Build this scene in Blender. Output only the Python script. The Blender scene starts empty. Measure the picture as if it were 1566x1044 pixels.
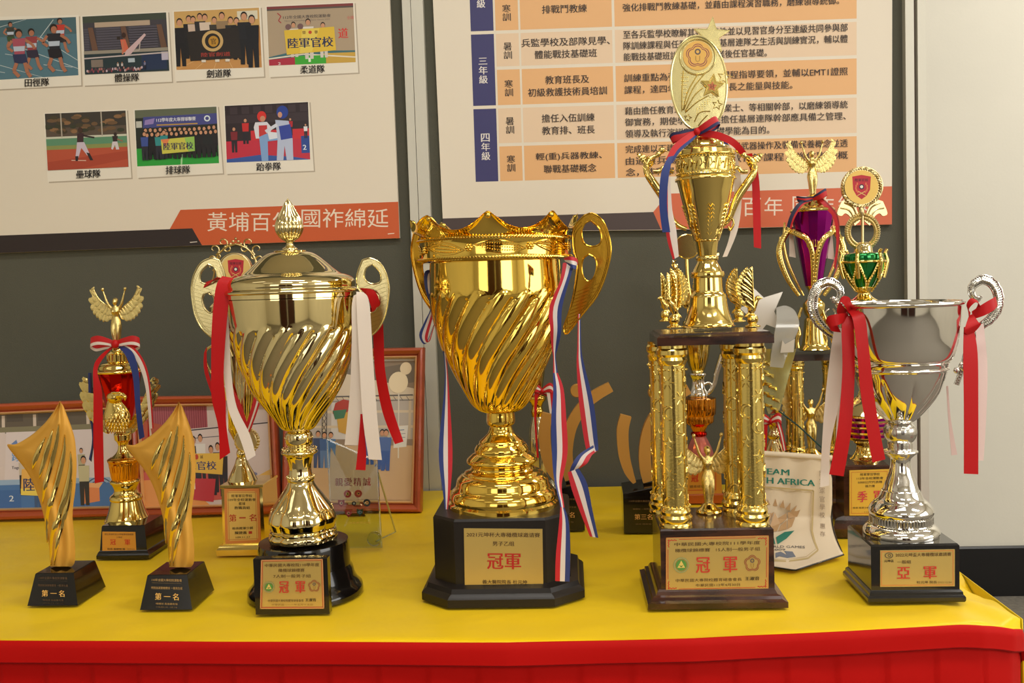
import bpy, math, random
from mathutils import Vector, noise, geometry
R = math.radians; PI = math.pi; TAU = 2*PI
random.seed(4)
sc = bpy.context.scene; COL = sc.collection
# ------------------------------------------------------------------ camera
F = 1500.0; TZ = 0.75; CZ = TZ+0.379
PSI, TH, RHO = 0.06, 0.0613, 0.033
CAM = Vector((0, 0, CZ))
_r0 = Vector((math.cos(PSI), math.sin(PSI), 0)); _f0 = Vector((-math.sin(PSI), math.cos(PSI), 0)); _z = Vector((0, 0, 1))
FWD = _f0*math.cos(TH)-_z*math.sin(TH); _u0 = _f0*math.sin(TH)+_z*math.cos(TH)
RT = _r0*math.cos(RHO)-_u0*math.sin(RHO); UP = _u0*math.cos(RHO)+_r0*math.sin(RHO)
cd = bpy.data.cameras.new('camera'); cam = bpy.data.objects.new('camera', cd); COL.objects.link(cam)
cd.sensor_width = 36; cd.lens = 36*F/1566; cd.clip_start = 0.05
from mathutils import Matrix
cam.matrix_world = Matrix(((RT.x, UP.x, -FWD.x, 0), (RT.y, UP.y, -FWD.y, 0), (RT.z, UP.z, -FWD.z, CZ), (0, 0, 0, 1)))
sc.camera = cam
# ------------------------------------------------------------------ light and exposure
sc.view_settings.view_transform = 'Standard'; sc.view_settings.look = 'None'
sc.view_settings.gamma = 1; sc.view_settings.use_curve_mapping = False
sc.view_settings.exposure = 0.09
w = bpy.data.worlds.new('world'); sc.world = w; w.use_nodes = True
w.node_tree.nodes['Background'].inputs[0].default_value = (1, .97, .92, 1)
w.node_tree.nodes['Background'].inputs[1].default_value = 0.3
def area(name, loc, rot, sx, sy, power, col):
    l = bpy.data.lights.new(name, 'AREA'); l.shape = 'RECTANGLE'; l.size = sx; l.size_y = sy; l.energy = power; l.color = col
    o = bpy.data.objects.new(name, l); o.location = loc; o.rotation_euler = rot; COL.objects.link(o); return o
WARM = (1, .965, .90); DAY = (1, .99, .97)
for x, pw in ((-1.9, 1.5), (0.0, 17), (1.9, 20)):
    for y in (-1.7, 0.25):
        area('ceiling_area_light', (x, y, 2.88), (0, 0, 0), 1.1, 0.32, pw, WARM)
area('window_light', (3.9, -0.3, 1.75), (0, R(90), 0), 1.5, 2.6, 40, DAY)
area('ceiling_area_light', (2.2, 2.35, 2.88), (0, 0, 0), 1.1, 0.32, 30, WARM)  # extra lamp added to brighten the back wall on the right
area('window_light', (1.9, -3.4, 1.7), (R(90), 0, 0), 1.7, 1.4, 26, DAY)
area('window_light', (-1.5, -3.4, 1.7), (R(90), 0, 0), 1.3, 1.4, 9, DAY)
# ------------------------------------------------------------------ projection helpers
def ray(px, py): return (FWD*F+RT*(px-783)-UP*(py-522)).normalized()
def plane(px, py, p0, n):
    d = ray(px, py); return CAM+d*((Vector(p0)-CAM).dot(n)/d.dot(n))
def at(px, py, Y): return plane(px, py, (0, Y, 0), Vector((0, 1, 0)))
def G(px, py, z=TZ): return plane(px, py, (0, 0, z), Vector((0, 0, 1)))
def proj(p):
    q = Vector(p)-CAM; d = q.dot(FWD); return (783+F*q.dot(RT)/d, 522-F*q.dot(UP)/d)
# ------------------------------------------------------------------ materials
def lin(c):
    return tuple((v/255/12.92 if v/255 <= .04045 else ((v/255+.055)/1.055)**2.4) for v in c)
MATS = {}
def mat(name, c, rough=.5, metal=0, bump=0, bscale=60, var=0, vscale=8, coat=0, trans=0, ior=1.45, sheen=0, spec=.5, stretch=None, alpha=1, c2=None, bdist=.002):
    if name in MATS: return MATS[name]
    m = bpy.data.materials.new(name); m.use_nodes = True; nt = m.node_tree; b = nt.nodes['Principled BSDF']
    L = lin(c); b.inputs['Base Color'].default_value = (*L, 1); b.inputs['Roughness'].default_value = rough
    b.inputs['Metallic'].default_value = metal; b.inputs['Coat Weight'].default_value = coat; b.inputs['Coat Roughness'].default_value = .06
    b.inputs['Transmission Weight'].default_value = trans; b.inputs['IOR'].default_value = ior; b.inputs['Sheen Weight'].default_value = sheen
    b.inputs['Alpha'].default_value = alpha; b.inputs['Specular IOR Level'].default_value = spec
    tc = nt.nodes.new('ShaderNodeTexCoord'); mp = nt.nodes.new('ShaderNodeMapping'); nt.links.new(tc.outputs['Object'], mp.inputs[0])
    if stretch: mp.inputs['Scale'].default_value = stretch
    if var or c2:
        n = nt.nodes.new('ShaderNodeTexNoise'); n.inputs['Scale'].default_value = vscale; n.inputs['Detail'].default_value = 5
        nt.links.new(mp.outputs[0], n.inputs['Vector']); r = nt.nodes.new('ShaderNodeValToRGB'); nt.links.new(n.outputs[0], r.inputs[0])
        r.color_ramp.elements[0].position = .35; r.color_ramp.elements[1].position = .65
        a = tuple(v*(1-var) for v in L); e = lin(c2) if c2 else tuple(min(1, v*(1+var)) for v in L)
        r.color_ramp.elements[0].color = (*a, 1); r.color_ramp.elements[1].color = (*e, 1); nt.links.new(r.outputs[0], b.inputs['Base Color'])
    n2 = nt.nodes.new('ShaderNodeTexNoise'); n2.inputs['Scale'].default_value = bscale; n2.inputs['Detail'].default_value = 3
    nt.links.new(mp.outputs[0], n2.inputs['Vector'])
    if bump:
        bp = nt.nodes.new('ShaderNodeBump'); bp.inputs['Strength'].default_value = bump; bp.inputs['Distance'].default_value = bdist
        nt.links.new(n2.outputs[0], bp.inputs['Height']); nt.links.new(bp.outputs[0], b.inputs['Normal'])
    MATS[name] = m; return m
GOLD = mat('deep_gold_plate', (246, 208, 98), .07, 1, .05, 30, bdist=.001)
LGOLD = mat('pale_gold_plate', (236, 218, 162), .06, 1, .04, 30, bdist=.001)
MGOLD = mat('mid_gold_plate', (240, 212, 126), .09, 1, .05, 40, bdist=.001)
FGOLD = mat('cast_gold', (236, 212, 138), .2, 1, .25, 300, bdist=.0006)
CGOLD = mat('textured_gold_plate', (238, 212, 124), .17, 1, .16, 420, bdist=.0005)
EGOLD = mat('antique_gold', (222, 202, 148), .3, 1, .2, 300, bdist=.0006)
DGOLD = mat('orange_gold', (235, 165, 60), .16, 1)
SAT = mat('satin_gold_paint', (216, 160, 62), .5, .25, .05, 200)
PEACH = mat('matt_copper_gold_paint', (192, 140, 64), .5, .25)
SILV = mat('silver_plate', (235, 232, 226), .06, 1, .04, 30, bdist=.001)
FSILV = mat('cast_silver', (228, 225, 218), .18, 1, .2, 250, bdist=.0006)
RLACQ = mat('red_metallic', (205, 30, 18), .14, .95)
PLACQ = mat('purple_metallic', (170, 25, 150), .12, .95)
GLACQ = mat('green_lacquer', (20, 130, 60), .1, .7, coat=.5)
BLACK = mat('black_gloss', (14, 11, 10), .16, 0, coat=.6)
BLACKM = mat('black_satin_wood', (26, 20, 17), .4, 0, .06, 90)
WOOD = mat('dark_walnut_gloss', (38, 20, 14), .22, 0, .03, 60, var=.5, vscale=18, coat=.5, c2=(78, 44, 28), stretch=(1, 1, 3))
PLATE = mat('brass_plaque', (216, 186, 108), .34, .6)
OPLATE = mat('orange_brass_plaque', (224, 160, 66), .38, .5)
FRAMEW = mat('reddish_picture_frame_wood', (168, 76, 44), .3, 0, .05, 60, var=.12, vscale=6, coat=.3, stretch=(.3, 8, 8))
RED = mat('red_satin_ribbon', (188, 8, 12), .45, 0, .05, 800, sheen=.05, spec=.35)
WHITE = mat('white_satin_ribbon', (232, 216, 200), .42, 0, .05, 800, sheen=.3)
GLASS = mat('clear_glass', (225, 238, 235), .02, 0, trans=1, ior=1.45)
def vmat(name, rough=.5, metal=0, sheen=0, trans=0):
    if name in MATS: return MATS[name]
    m = bpy.data.materials.new(name); m.use_nodes = True; nt = m.node_tree; b = nt.nodes['Principled BSDF']
    a = nt.nodes.new('ShaderNodeAttribute'); a.attribute_name = 'Col'; nt.links.new(a.outputs['Color'], b.inputs['Base Color'])
    b.inputs['Roughness'].default_value = rough; b.inputs['Metallic'].default_value = metal; b.inputs['Sheen Weight'].default_value = sheen
    MATS[name] = m; return m
PRINT = vmat('printed_ink', .5); GLOSSP = vmat('glossy_photo_print', .3); RIBV = vmat('striped_ribbon', .5, sheen=.05)
# ------------------------------------------------------------------ mesh helpers
def cr(pts, k):
    """Catmull-Rom through tuples; a doubled point is a corner."""
    segs = []; cur = [pts[0]]
    for p in pts[1:]:
        if tuple(p) == tuple(cur[-1]):
            segs.append(cur); cur = [p]
        else: cur.append(p)
    segs.append(cur); out = []
    for s in segs:
        if len(s) < 3: out += s if not out or tuple(out[-1]) != tuple(s[0]) else s[1:]; continue
        res = []
        for i in range(len(s)-1):
            p0 = s[max(i-1, 0)]; p1 = s[i]; p2 = s[i+1]; p3 = s[min(i+2, len(s)-1)]
            for j in range(k):
                t = j/k
                res.append(tuple(.5*((2*b)+(-a+c)*t+(2*a-5*b+4*c-d)*t*t+(-a+3*b-3*c+d)*t**3) for a, b, c, d in zip(p0, p1, p2, p3)))
        res.append(tuple(s[-1])); out += res if not out or tuple(out[-1]) != tuple(res[0]) else res[1:]
    return out
class MB:
    def __init__(s): s.v = []; s.f = []; s.c = []
    def add(s, vs, fs, col=None):
        o = len(s.v); s.v += [tuple(v) for v in vs]; s.f += [tuple(i+o for i in f) for f in fs]; s.c += [col]*len(fs); return s
    def rings(s, rs, closed=True, cap0=True, cap1=True, col=None):
        n = len(rs[0]); vs = [p for r in rs for p in r]; fs = []
        for i in range(len(rs)-1):
            for j in range(n if closed else n-1):
                a = i*n+j; b = i*n+(j+1) % n; fs.append((a, b, b+n, a+n))
        if closed and cap0: fs.append(tuple(range(n))[::-1])
        if closed and cap1: fs.append(tuple(range((len(rs)-1)*n, len(rs)*n)))
        return s.add(vs, fs, col)
    def box(s, x0, x1, y0, y1, z0, z1, b=0):
        return s.stack([((x1-x0)/2-b, (y1-y0)/2-b, z0), ((x1-x0)/2, (y1-y0)/2, z0+b), ((x1-x0)/2, (y1-y0)/2, z1-b), ((x1-x0)/2-b, (y1-y0)/2-b, z1)] if b else [((x1-x0)/2, (y1-y0)/2, z0), ((x1-x0)/2, (y1-y0)/2, z1)], ((x0+x1)/2, (y0+y1)/2))
    def stack(s, rs, c=(0, 0), rz=0, cut=0):
        out = []
        for q in rs:
            hw, hd, z = q[:3]; dy = q[3] if len(q) > 3 else 0
            if cut:
                a, b = hw*(1-cut), hd*(1-cut); pts = [(-a, -hd), (a, -hd), (hw, -b), (hw, b), (a, hd), (-a, hd), (-hw, b), (-hw, -b)]
            else: pts = [(-hw, -hd), (hw, -hd), (hw, hd), (-hw, hd)]
            cs, sn = math.cos(rz), math.sin(rz)
            out.append([(c[0]+x*cs-(y+dy)*sn, c[1]+x*sn+(y+dy)*cs, z) for x, y in pts])
        return s.rings(out)
    def lathe(s, prof, n=48, c=(0, 0), mod=None):
        """prof: (r, z[, key]); mod(phi, key) multiplies r; phi 0 faces the camera"""
        out = []
        for q in prof:
            r, z = q[0], q[1]; ring = []
            for j in range(n):
                a = TAU*j/n; rr = max(r, 1e-5)*(mod(a, q) if mod else 1); ring.append((c[0]+rr*math.sin(a), c[1]-rr*math.cos(a), z))
            out.append(ring)
        return s.rings(out)
    def tube(s, pts, rad, n=8, closed=False, fy=1):
        P = [Vector(p) for p in pts]; N = len(P); out = []; up = Vector((0, 1, 0))
        for i, p in enumerate(P):
            a = P[i-1] if (i or closed) else P[i]; b = P[(i+1) % N] if (i < N-1 or closed) else P[i]
            t = (b-a); t = t.normalized() if t.length > 1e-9 else Vector((0, 0, 1))
            u = up-t*up.dot(t)
            u = u.normalized() if u.length > .2 else Vector((1, 0, 0))-t*t.x
            u.normalize(); w_ = t.cross(u); r = rad[i] if isinstance(rad, (list, tuple)) else rad
            out.append([p+u*(r*fy*math.cos(TAU*j/n))+w_*(r*math.sin(TAU*j/n)) for j in range(n)])
        if closed: out.append(out[0])
        return s.rings(out, cap0=not closed, cap1=not closed)
    def prism(s, polys, y0, y1, yf=None, col=None):
        """polys: [outer, hole...] of (x,z); extruded along y; yf(x,z) adds to y"""
        tris = geometry.tessellate_polygon([[Vector((x, z, 0)) for x, z in p] for p in polys])
        pts = [q for p in polys for q in p]; n = len(pts); g = yf or (lambda x, z: 0)
        vs = [(x, y0+g(x, z), z) for x, z in pts]+[(x, y1+g(x, z), z) for x, z in pts]
        fs = [tuple(t) for t in tris]+[tuple(i+n for i in t[::-1]) for t in tris]; o = 0
        for p in polys:
            m_ = len(p)
            for i in range(m_):
                a = o+i; b = o+(i+1) % m_; fs.append((a, b, b+n, a+n))
            o += m_
        return s.add(vs, fs, col)
    def sphere(s, c, r, n=14, sc_=(1, 1, 1)):
        return s.rings([[(c[0]+r*sc_[0]*math.sin(PI*i/n)*math.cos(TAU*j/n), c[1]+r*sc_[1]*math.sin(PI*i/n)*math.sin(TAU*j/n), c[2]-r*sc_[2]*math.cos(PI*i/n)) for j in range(n)] for i in range(1, n)])
    def build(s, name, mt, parent=None, smooth=35, fix=True):
        me = bpy.data.meshes.new(name); me.from_pydata(s.v, [], s.f); me.materials.append(mt)
        if fix:
            import bmesh
            bm = bmesh.new(); bm.from_mesh(me); bmesh.ops.recalc_face_normals(bm, faces=bm.faces); bm.to_mesh(me); bm.free()
        if any(c is not None for c in s.c):
            at_ = me.color_attributes.new('Col', 'FLOAT_COLOR', 'CORNER'); k = 0; buf = []
            for i, p in enumerate(me.polygons):
                c = lin(s.c[i]) if s.c[i] else (1, 1, 1); buf += [*c, 1]*p.loop_total
            at_.data.foreach_set('color', buf)
        if smooth:
            me.polygons.foreach_set('use_smooth', [True]*len(me.polygons)); me.set_sharp_from_angle(angle=R(smooth))
        me.update(); o = bpy.data.objects.new(name, me); COL.objects.link(o)
        if parent is not None: o.parent = parent
        return o
def tagit(o, label=None, cat=None, group=None, kind=None):
    for k, v in (('label', label), ('category', cat), ('group', group), ('kind', kind)):
        if v: o[k] = v
    return o
def empty(name, loc, label=None, cat=None, group=None, kind=None):
    o = bpy.data.objects.new(name, None); o.empty_display_size = .02; o.location = loc; COL.objects.link(o); return tagit(o, label, cat, group, kind)
class T:
    """a thing standing on the table; base centre seen at pixel (px,py)"""
    def __init__(s, name, label, cat, px, py, group=None, z=TZ, loc=None):
        s.loc = Vector(loc) if loc else G(px, py, z); s.X, s.Y, s.Z = s.loc; s.k = (s.loc-CAM).dot(FWD)/F
        s.o = empty(name, s.loc, label, cat, group)
    def z(s, y, dx=0, dy=0):
        z0, z1 = s.Z, s.Z+.2; y0 = proj((s.X+dx, s.Y+dy, z0))[1]; y1 = proj((s.X+dx, s.Y+dy, z1))[1]
        for _ in range(3):
            z2 = z1+(y-y1)*(z1-z0)/(y1-y0) if abs(y1-y0) > 1e-9 else z1
            z0, y0 = z1, y1; z1 = z2; y1 = proj((s.X+dx, s.Y+dy, z1))[1]
        return z1-s.Z
    def P(s, prof, k=1, dx=0, dy=0):
        return [(w_*s.k, s.z(y, dx, dy), y) for w_, y in (cr(prof, k) if k > 1 else prof)]
    def pt(s, px, py, dy=0): return at(px, py, s.Y+dy)-s.loc
    def xz(s, pts, dy=0): return [(q.x, q.z) for q in (s.pt(x, y, dy) for x, y in pts)]
    def lathe(s, name, mt, prof, k=4, n=64, mod=None, smooth=35, parent=None):
        return MB().lathe(s.P(prof, k), n, mod=mod).build(name, mt, parent or s.o, smooth)
    def ribbon(s, name, rows, cols=None, mt=None, k=5, parent=None, th=.0005):
        """rows of (xl,yl,xr,yr,dy[,dyr]); cols = stripe colours across"""
        rows = [r if len(r) == 6 else (*r, r[4]) for r in rows]; rr = cr(rows, k); m = MB(); n = len(cols) if cols else 3
        fr = [j/n for j in range(n+1)]; vs = []
        for xl, yl, xr, yr, d0, d1 in rr:
            for f in fr: vs.append(s.pt(xl+(xr-xl)*f, yl+(yr-yl)*f, d0+(d1-d0)*f))
        fs = []; cs = []
        for i in range(len(rr)-1):
            for j in range(n):
                a = i*(n+1)+j; m.f.append((a, a+1, a+n+2, a+n+1)); m.c.append(cols[j] if cols else None)
        m.v = [tuple(v) for v in vs]; o = m.build(name, mt or RIBV, parent or s.o, 60, fix=False)
        md = o.modifiers.new('thickness', 'SOLIDIFY'); md.thickness = th; md.offset = 0; o.modifiers.new('crisp_edges', 'EDGE_SPLIT').split_angle = R(50); return o
RC, WC, BC = (192, 12, 18), (228, 212, 200), (28, 46, 112)
# ------------------------------------------------------------------ print sheets and lettering
_TX = {}
def glyphs(sx, bold):
    key = sx; bold = 0
    if key not in _TX:
        cv = bpy.data.curves.new('lettering', 'FONT'); cv.body = sx; cv.resolution_u = 2; cv.offset = bold; cv.fill_mode = 'FRONT'
        o = bpy.data.objects.new('lettering', cv); COL.objects.link(o); me = bpy.data.meshes.new_from_object(o)
        V = [(v.co.x, v.co.y) for v in me.vertices]; Fc = [tuple(p.vertices) for p in me.polygons]
        bpy.data.objects.remove(o); bpy.data.meshes.remove(me); bpy.data.curves.remove(cv)
        x0 = min(v[0] for v in V); x1 = max(v[0] for v in V); y0 = min(v[1] for v in V); y1 = max(v[1] for v in V)
        _TX[key] = ([((x-x0)/(x1-x0+1e-9)-.5, (y-y0)/(y1-y0+1e-9)-.5) for x, y in V], Fc)
    return _TX[key]
class Sheet:
    """flat print drawn in its own W x H units (y down) on a plane in the scene"""
    def __init__(s, quad, W, H, p0, n, step=2e-5, base=0):
        s.q, s.W, s.H, s.p0, s.n, s.L, s.st, s.m = quad, W, H, Vector(p0), Vector(n).normalized(), base, step, MB(); s.cl = False
    def pt(s, x, y):
        u, v = x/s.W, y/s.H; a, b, c, d = s.q
        if s.cl: u = min(1, max(0, u)); v = min(1, max(0, v))
        X = (a[0]*(1-u)+b[0]*u)*(1-v)+(d[0]*(1-u)+c[0]*u)*v; Y = (a[1]*(1-u)+b[1]*u)*(1-v)+(d[1]*(1-u)+c[1]*u)*v
        return plane(X, Y, s.p0, s.n)+s.n*(s.L*s.st)
    def poly(s, pts, c):
        s.L += 1; s.m.add([s.pt(*p) for p in pts], [tuple(t) for t in geometry.tessellate_polygon([[Vector((x, y, 0)) for x, y in pts]])], c); return s
    def rect(s, x0, y0, x1, y1, c): return s.poly([(x0, y0), (x1, y0), (x1, y1), (x0, y1)], c)
    def ell(s, x, y, rx, ry, c, n=20): return s.poly([(x+rx*math.cos(TAU*i/n), y+ry*math.sin(TAU*i/n)) for i in range(n)], c)
    def ring(s, x, y, r0, r1, c, n=28, f=lambda a: 1, asp=1):
        s.L += 1; vs = []; fs = []
        for i in range(n):
            a = TAU*i/n; g = f(a); vs += [s.pt(x+r0*g*math.cos(a)*asp, y+r0*g*math.sin(a)), s.pt(x+r1*g*math.cos(a)*asp, y+r1*g*math.sin(a))]
            j = (i+1) % n; fs.append((2*i, 2*i+1, 2*j+1, 2*j))
        s.m.add(vs, fs, c); return s
    def line(s, pts, w_, c):
        for a, b in zip(pts, pts[1:]):
            dx, dy = b[0]-a[0], b[1]-a[1]; l = math.hypot(dx, dy) or 1; nx, ny = -dy/l*w_/2, dx/l*w_/2
            s.poly([(a[0]+nx, a[1]+ny), (b[0]+nx, b[1]+ny), (b[0]-nx, b[1]-ny), (a[0]-nx, a[1]-ny)], c); s.L -= 1
        s.L += 1; return s
    def text(s, t, cx, cy, w_, h, c, bold=.012):
        V, Fc = glyphs(t, 0)
        for d in ((0,) if bold <= .004 else (-1, 1)):
            s.L += 1; s.m.add([s.pt(cx+x*w_+d*bold*h*1.1, cy-y*h) for x, y in V], Fc, c)
        return s
    def vtext(s, t, cx, y0, ch, w_, h, c, bold=.012):
        for i, g in enumerate(t):
            if g != ' ': s.text(g, cx, y0+i*ch, w_*(.95 if g != '一' else .9), h if g not in '一三' else h*(.8 if g == '三' else .12), c, bold)
        return s
    def border(s, x0, y0, x1, y1, t, c):
        for r in ((x0, y0, x1, y0+t), (x0, y1-t, x1, y1), (x0, y0, x0+t, y1), (x1-t, y0, x1, y1)): s.rect(*r, c); s.L -= 1
        s.L += 1; return s
    def man(s, x, y, h, shirt, trousers=(40, 40, 50), skin=(205, 150, 115), asp=1):
        s.ell(x, y+h*.08, h*.065*asp, h*.085, (30, 24, 22), 10); s.ell(x, y+h*.1, h*.055*asp, h*.07, skin, 10)
        s.poly([(x-h*.13*asp, y+h*.2), (x+h*.13*asp, y+h*.2), (x+h*.11*asp, y+h*.55), (x-h*.11*asp, y+h*.55)], shirt)
        s.poly([(x-h*.11*asp, y+h*.52), (x+h*.11*asp, y+h*.52), (x+h*.1*asp, y+h), (x+h*.02*asp, y+h), (x, y+h*.62), (x-h*.02*asp, y+h), (x-h*.1*asp, y+h)], trousers); return s
    def build(s, name, parent, mt=None):
        L = parent.matrix_world.translation if False else Vector(parent.location)
        if parent.parent: L = L+Vector(parent.parent.location)
        s.m.v = [tuple(Vector(v)-L) for v in s.m.v]; return s.m.build(name, mt or PRINT, parent, 0, fix=False)
def blossom(a): return 1+.13*abs(math.sin(2.5*(a+PI/2)))*1.0-.05
# ------------------------------------------------------------------ the room
YB = 1.81
XR = G(1560, 930).x
WALL = mat('cream_wall_paint', (226, 221, 206), .6, 0, .1, 120, var=.03, vscale=1.5)
CEIL = mat('ceiling_paint', (235, 228, 212), .8, 0, .05, 30)
FLOOR = mat('grey_carpet', (120, 114, 104), .95, 0, .7, 500, var=.15, vscale=60)
BASEB = mat('black_vinyl_skirting', (24, 23, 24), .35, 0, .03, 50)
DARKW = mat('dark_brown_added_door', (58, 30, 22), .3, 0, .05, 30, var=.2, vscale=5, stretch=(6, 6, .6))
ALU = mat('brushed_aluminium_post', (206, 202, 188), .42, .35, .03, 200)
ALUS = mat('brown_groove', (120, 104, 92), .6)  # brown strip set back between the right-hand posts
def struct(name, m, mt, sm=0):
    return tagit(m.build(name, mt, None, sm), kind='structure')
struct('floor', MB().box(-3.2, 4.0, -3.5, 3.6, -.05, 0), FLOOR)
struct('ceiling', MB().box(-3.2, 4.0, -3.5, 3.6, 2.9, 2.95), CEIL)
struct('wall_back', MB().box(-3.2, 4.0, 3.4, 3.5, 0, 2.9), WALL)
struct('wall_left', MB().box(-3.2, -3.1, -3.5, 3.4, 0, 2.9), WALL)
struct('wall_right', MB().box(3.95, 4.05, -3.5, 3.4, 0, 2.9), WALL)
struct('wall_front', MB().box(-3.1, 3.95, -3.6, -3.5, 0, 2.9), WALL)
zb = at(1520, 836, 3.38).z
struct('baseboard_back', MB().stack([(3.5, .008, 0), (3.5, .008, zb-.006), (3.5, .003, zb)], (.45, 3.39)), BASEB)
for nm, x in (('added_door_1', -.35), ('added_door_2', .75)):  # unseen doors, added so the polished cups reflect dark streaks
    d = empty(nm, (x, -3.48, 0), kind='structure')
    MB().box(-.42, .42, 0, .03, 0, 2.05, .004).build('added_door_leaf', DARKW, d); MB().tube([(.33, .03, 1), (.33, .07, 1), (.24, .07, 1)], .009).build('added_door_handle', SILV, d)
    MB().prism([[(-.5, 0), (-.5, 2.13), (.5, 2.13), (.5, 0), (.44, 0), (.44, 2.06), (-.44, 2.06), (-.44, 0)]], -.01, .05).build('added_door_frame', BASEB, d)
# display boards behind the table
BOARD = mat('dark_green_felt_board', (88, 87, 75), .85, 0, .35, 900, var=.05, vscale=3)
def pxs(px, py, Y): q = at(px, py, Y); return q.x
def board(name, label, x0, x1, posts):
    b = empty(name, ((x0+x1)/2, YB+.02, 0), label, 'display board')
    L = b.location
    MB().box(x0-L.x, x1-L.x, -.015, .02, .12, 2.3, .002).build('felt_panel', BOARD, b)
    for xa, xb in posts:
        MB().box(xa-L.x, xb-L.x, -.032, .03, 0, 2.36, .002).build('upright_post', ALU, b)
    MB().box(x0-L.x, x1-L.x, -.02, .025, 2.3, 2.35, .002).build('top_rail', ALU, b)
    MB().box(x0-L.x, x1-L.x, -.02, .025, .07, .12, .002).build('bottom_rail', ALU, b)
    return b
YP = YB-.012
p1, p2, p3 = pxs(627, 322, YP), pxs(640.5, 322, YP), pxs(658.5, 322, YP)
q1, q2, q3, q4 = pxs(1385.5, 150, YP), pxs(1398.5, 150, YP), pxs(1404, 150, YP), pxs(1417, 150, YP)
board('display_board', 'dark green felt display board on the left carrying the team photo poster', -1.72, p1, [(-1.76, -1.72), (p1, p2-.001)])
rb = board('display_board', 'dark green felt display board on the right carrying the orange course table poster', p3, q1, [(p2, p3), (q1, q2), (q3, q4)])
MB().box(q2-rb.location.x, q3-rb.location.x, -.02, .02, .02, 2.34).build('groove_strip', ALUS, rb)
# ------------------------------------------------------------------ table, cloth, skirt
fx = [(-300, 972), (0, 972), (400, 973.5), (775, 975), (1060, 968), (1300, 957), (1500, 945), (1545, 938), (1560, 930)]
fp = [G(*p) for p in fx]
def yfront(x):
    if x <= fp[0].x: return fp[0].y
    for a, b in zip(fp, fp[1:]):
        if x <= b.x: t = (x-a.x)/(b.x-a.x); return a.y*(1-t)+b.y*t
    return fp[-1].y
XL = -1.55
def sink(x): return -.014*(1-min(1, (XR-x)/.09))**2
CLOTH = mat('yellow_satin_cloth', (238, 200, 8), .42, 0, .6, 14, sheen=.05, spec=.3, bdist=.004)
SKIRT = mat('red_satin_skirt', (186, 8, 3), .6, 0, .1, 60, sheen=.02, spec=.15, bdist=.002)
def wr(x, y):
    h = noise.noise(Vector((x*5, y*9, 1)))*.5+noise.noise(Vector((x*13+y*7, y*20-x*6, 4)))*.35
    h += max(0, noise.noise(Vector((x*3-y*9, x*2+y*3, 8))))*.9
    return h
cloth = empty('tablecloth', ((XL+XR)/2, 1.4, TZ), 'bright yellow satin cloth with creases covering the long table', 'tablecloth')
Lc = cloth.location; NX, NY = 260, 96; vs = []; fs = []
for j in range(NY+1):
    for i in range(NX+1):
        x = XL+(XR-XL)*i/NX; yf = yfront(x); t = max(0, (j-6)/(NY-6)); y = yf+(YB-.02-yf)*t; z = .0030*wr(x, y)-.0036
        ex = min(1, (XR-x)/.09)
        if j < 6:
            a = (6-j)/6; y = yf-.003*math.sin(a*PI/2); z = -.0045*a+z*(1-a)
        z += sink(x)*(1+(.5*math.sin(y*38) if j >= 6 else .3))
        if ex < 1 and j >= 6: z += .0035*(1-ex)*math.sin((x*1.6+y)*62)
        vs.append((x-Lc.x, y-Lc.y, min(z, -.0002)))
for j in range(NY):
    for i in range(NX): a = j*(NX+1)+i; fs.append((a, a+1, a+NX+2, a+NX+1))
m = MB(); m.add(vs, fs); o = m.build('cloth_top', CLOTH, cloth, 0, fix=False); o.data.polygons.foreach_set('use_smooth', [True]*len(o.data.polygons))
# side drape at the right end
m = MB(); rs = []
for k in range(9):
    d = k/8; rs.append([(XR-Lc.x+.002+.006*d+.006*d*math.sin(y*40), y-Lc.y, -.016-.20*d-(0 if k else -.004)) for y in [fp[-1].y+(YB-.024-fp[-1].y)*q/60 for q in range(61)]])
m.rings(rs, closed=False); m.build('cloth_side', CLOTH, cloth, 60, fix=False).modifiers.new('thickness', 'SOLIDIFY').thickness = .001
tb = empty('folding_table', (-.5, 1.45, 0), 'long folding table hidden beneath the yellow cloth and red skirt', 'table')
m = MB().box(XL-tb.location.x, XR-.06-tb.location.x, 1.13-1.45, YB-.05-1.45, .71, TZ-.014, .003); m.build('table_top', mat('white_laminate', (220, 218, 210), .4), tb)
for x in (XL+.1, XR-.16):
    for y in (1.18, 1.72): MB().tube([(x-tb.location.x, y-1.45, 0), (x-tb.location.x, y-1.45, .71)], .015, 10).build('leg', BASEB, tb)
skirt = empty('table_skirt', ((XL+XR)/2, 1.03, 0), 'red pleated satin skirt hanging along the front of the table', 'table skirt')
S = skirt.location
def path(n):
    out = []
    for i in range(n+1):
        x = XL+(XR-XL)*i/n; out.append((x, yfront(x)-.004))
    for i in range(1, 30): out.append((XR+.012, fp[-1].y+i*.024))
    return out
pp = path(600); m = MB(); rs = []
for z, d in ((-.0045, .001), (-.006, .0), (-.008, -.0018), (-.012, -.0026), (-.022, -.003), (-.0262, -.0035), (-.0272, -.002), (-.029, .001)):
    rs.append([(x-S.x, y+d-S.y-(.0012*noise.noise(Vector((x*9, z*60, 0)))), TZ+z+sink(min(x, XR))*1.3-(.05 if x > XR else 0)) for x, y in pp])
m.rings(rs, closed=False); o = m.build('waistband', SKIRT, skirt, 60, fix=False); o.modifiers.new('t', 'SOLIDIFY').thickness = .0015
m = MB(); rs = []; PW = .0545
for z in [TZ-.025-.008*k for k in range(10)]+[.4, .2, .05]:
    row = []
    for x, y in pp:
        u = (x/PW) % 1; d = TZ-.025-z; saw = (.0036*(1-u))*min(1, .35+d*6) if u > .04 else .0036*u/.04*min(1, .35+d*6)
        row.append((x-S.x, y-.0-S.y-saw+.004-.003*math.sin(u*PI)*min(1, d*8)-.012*min(1, d), z))
    rs.append(row)
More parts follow.
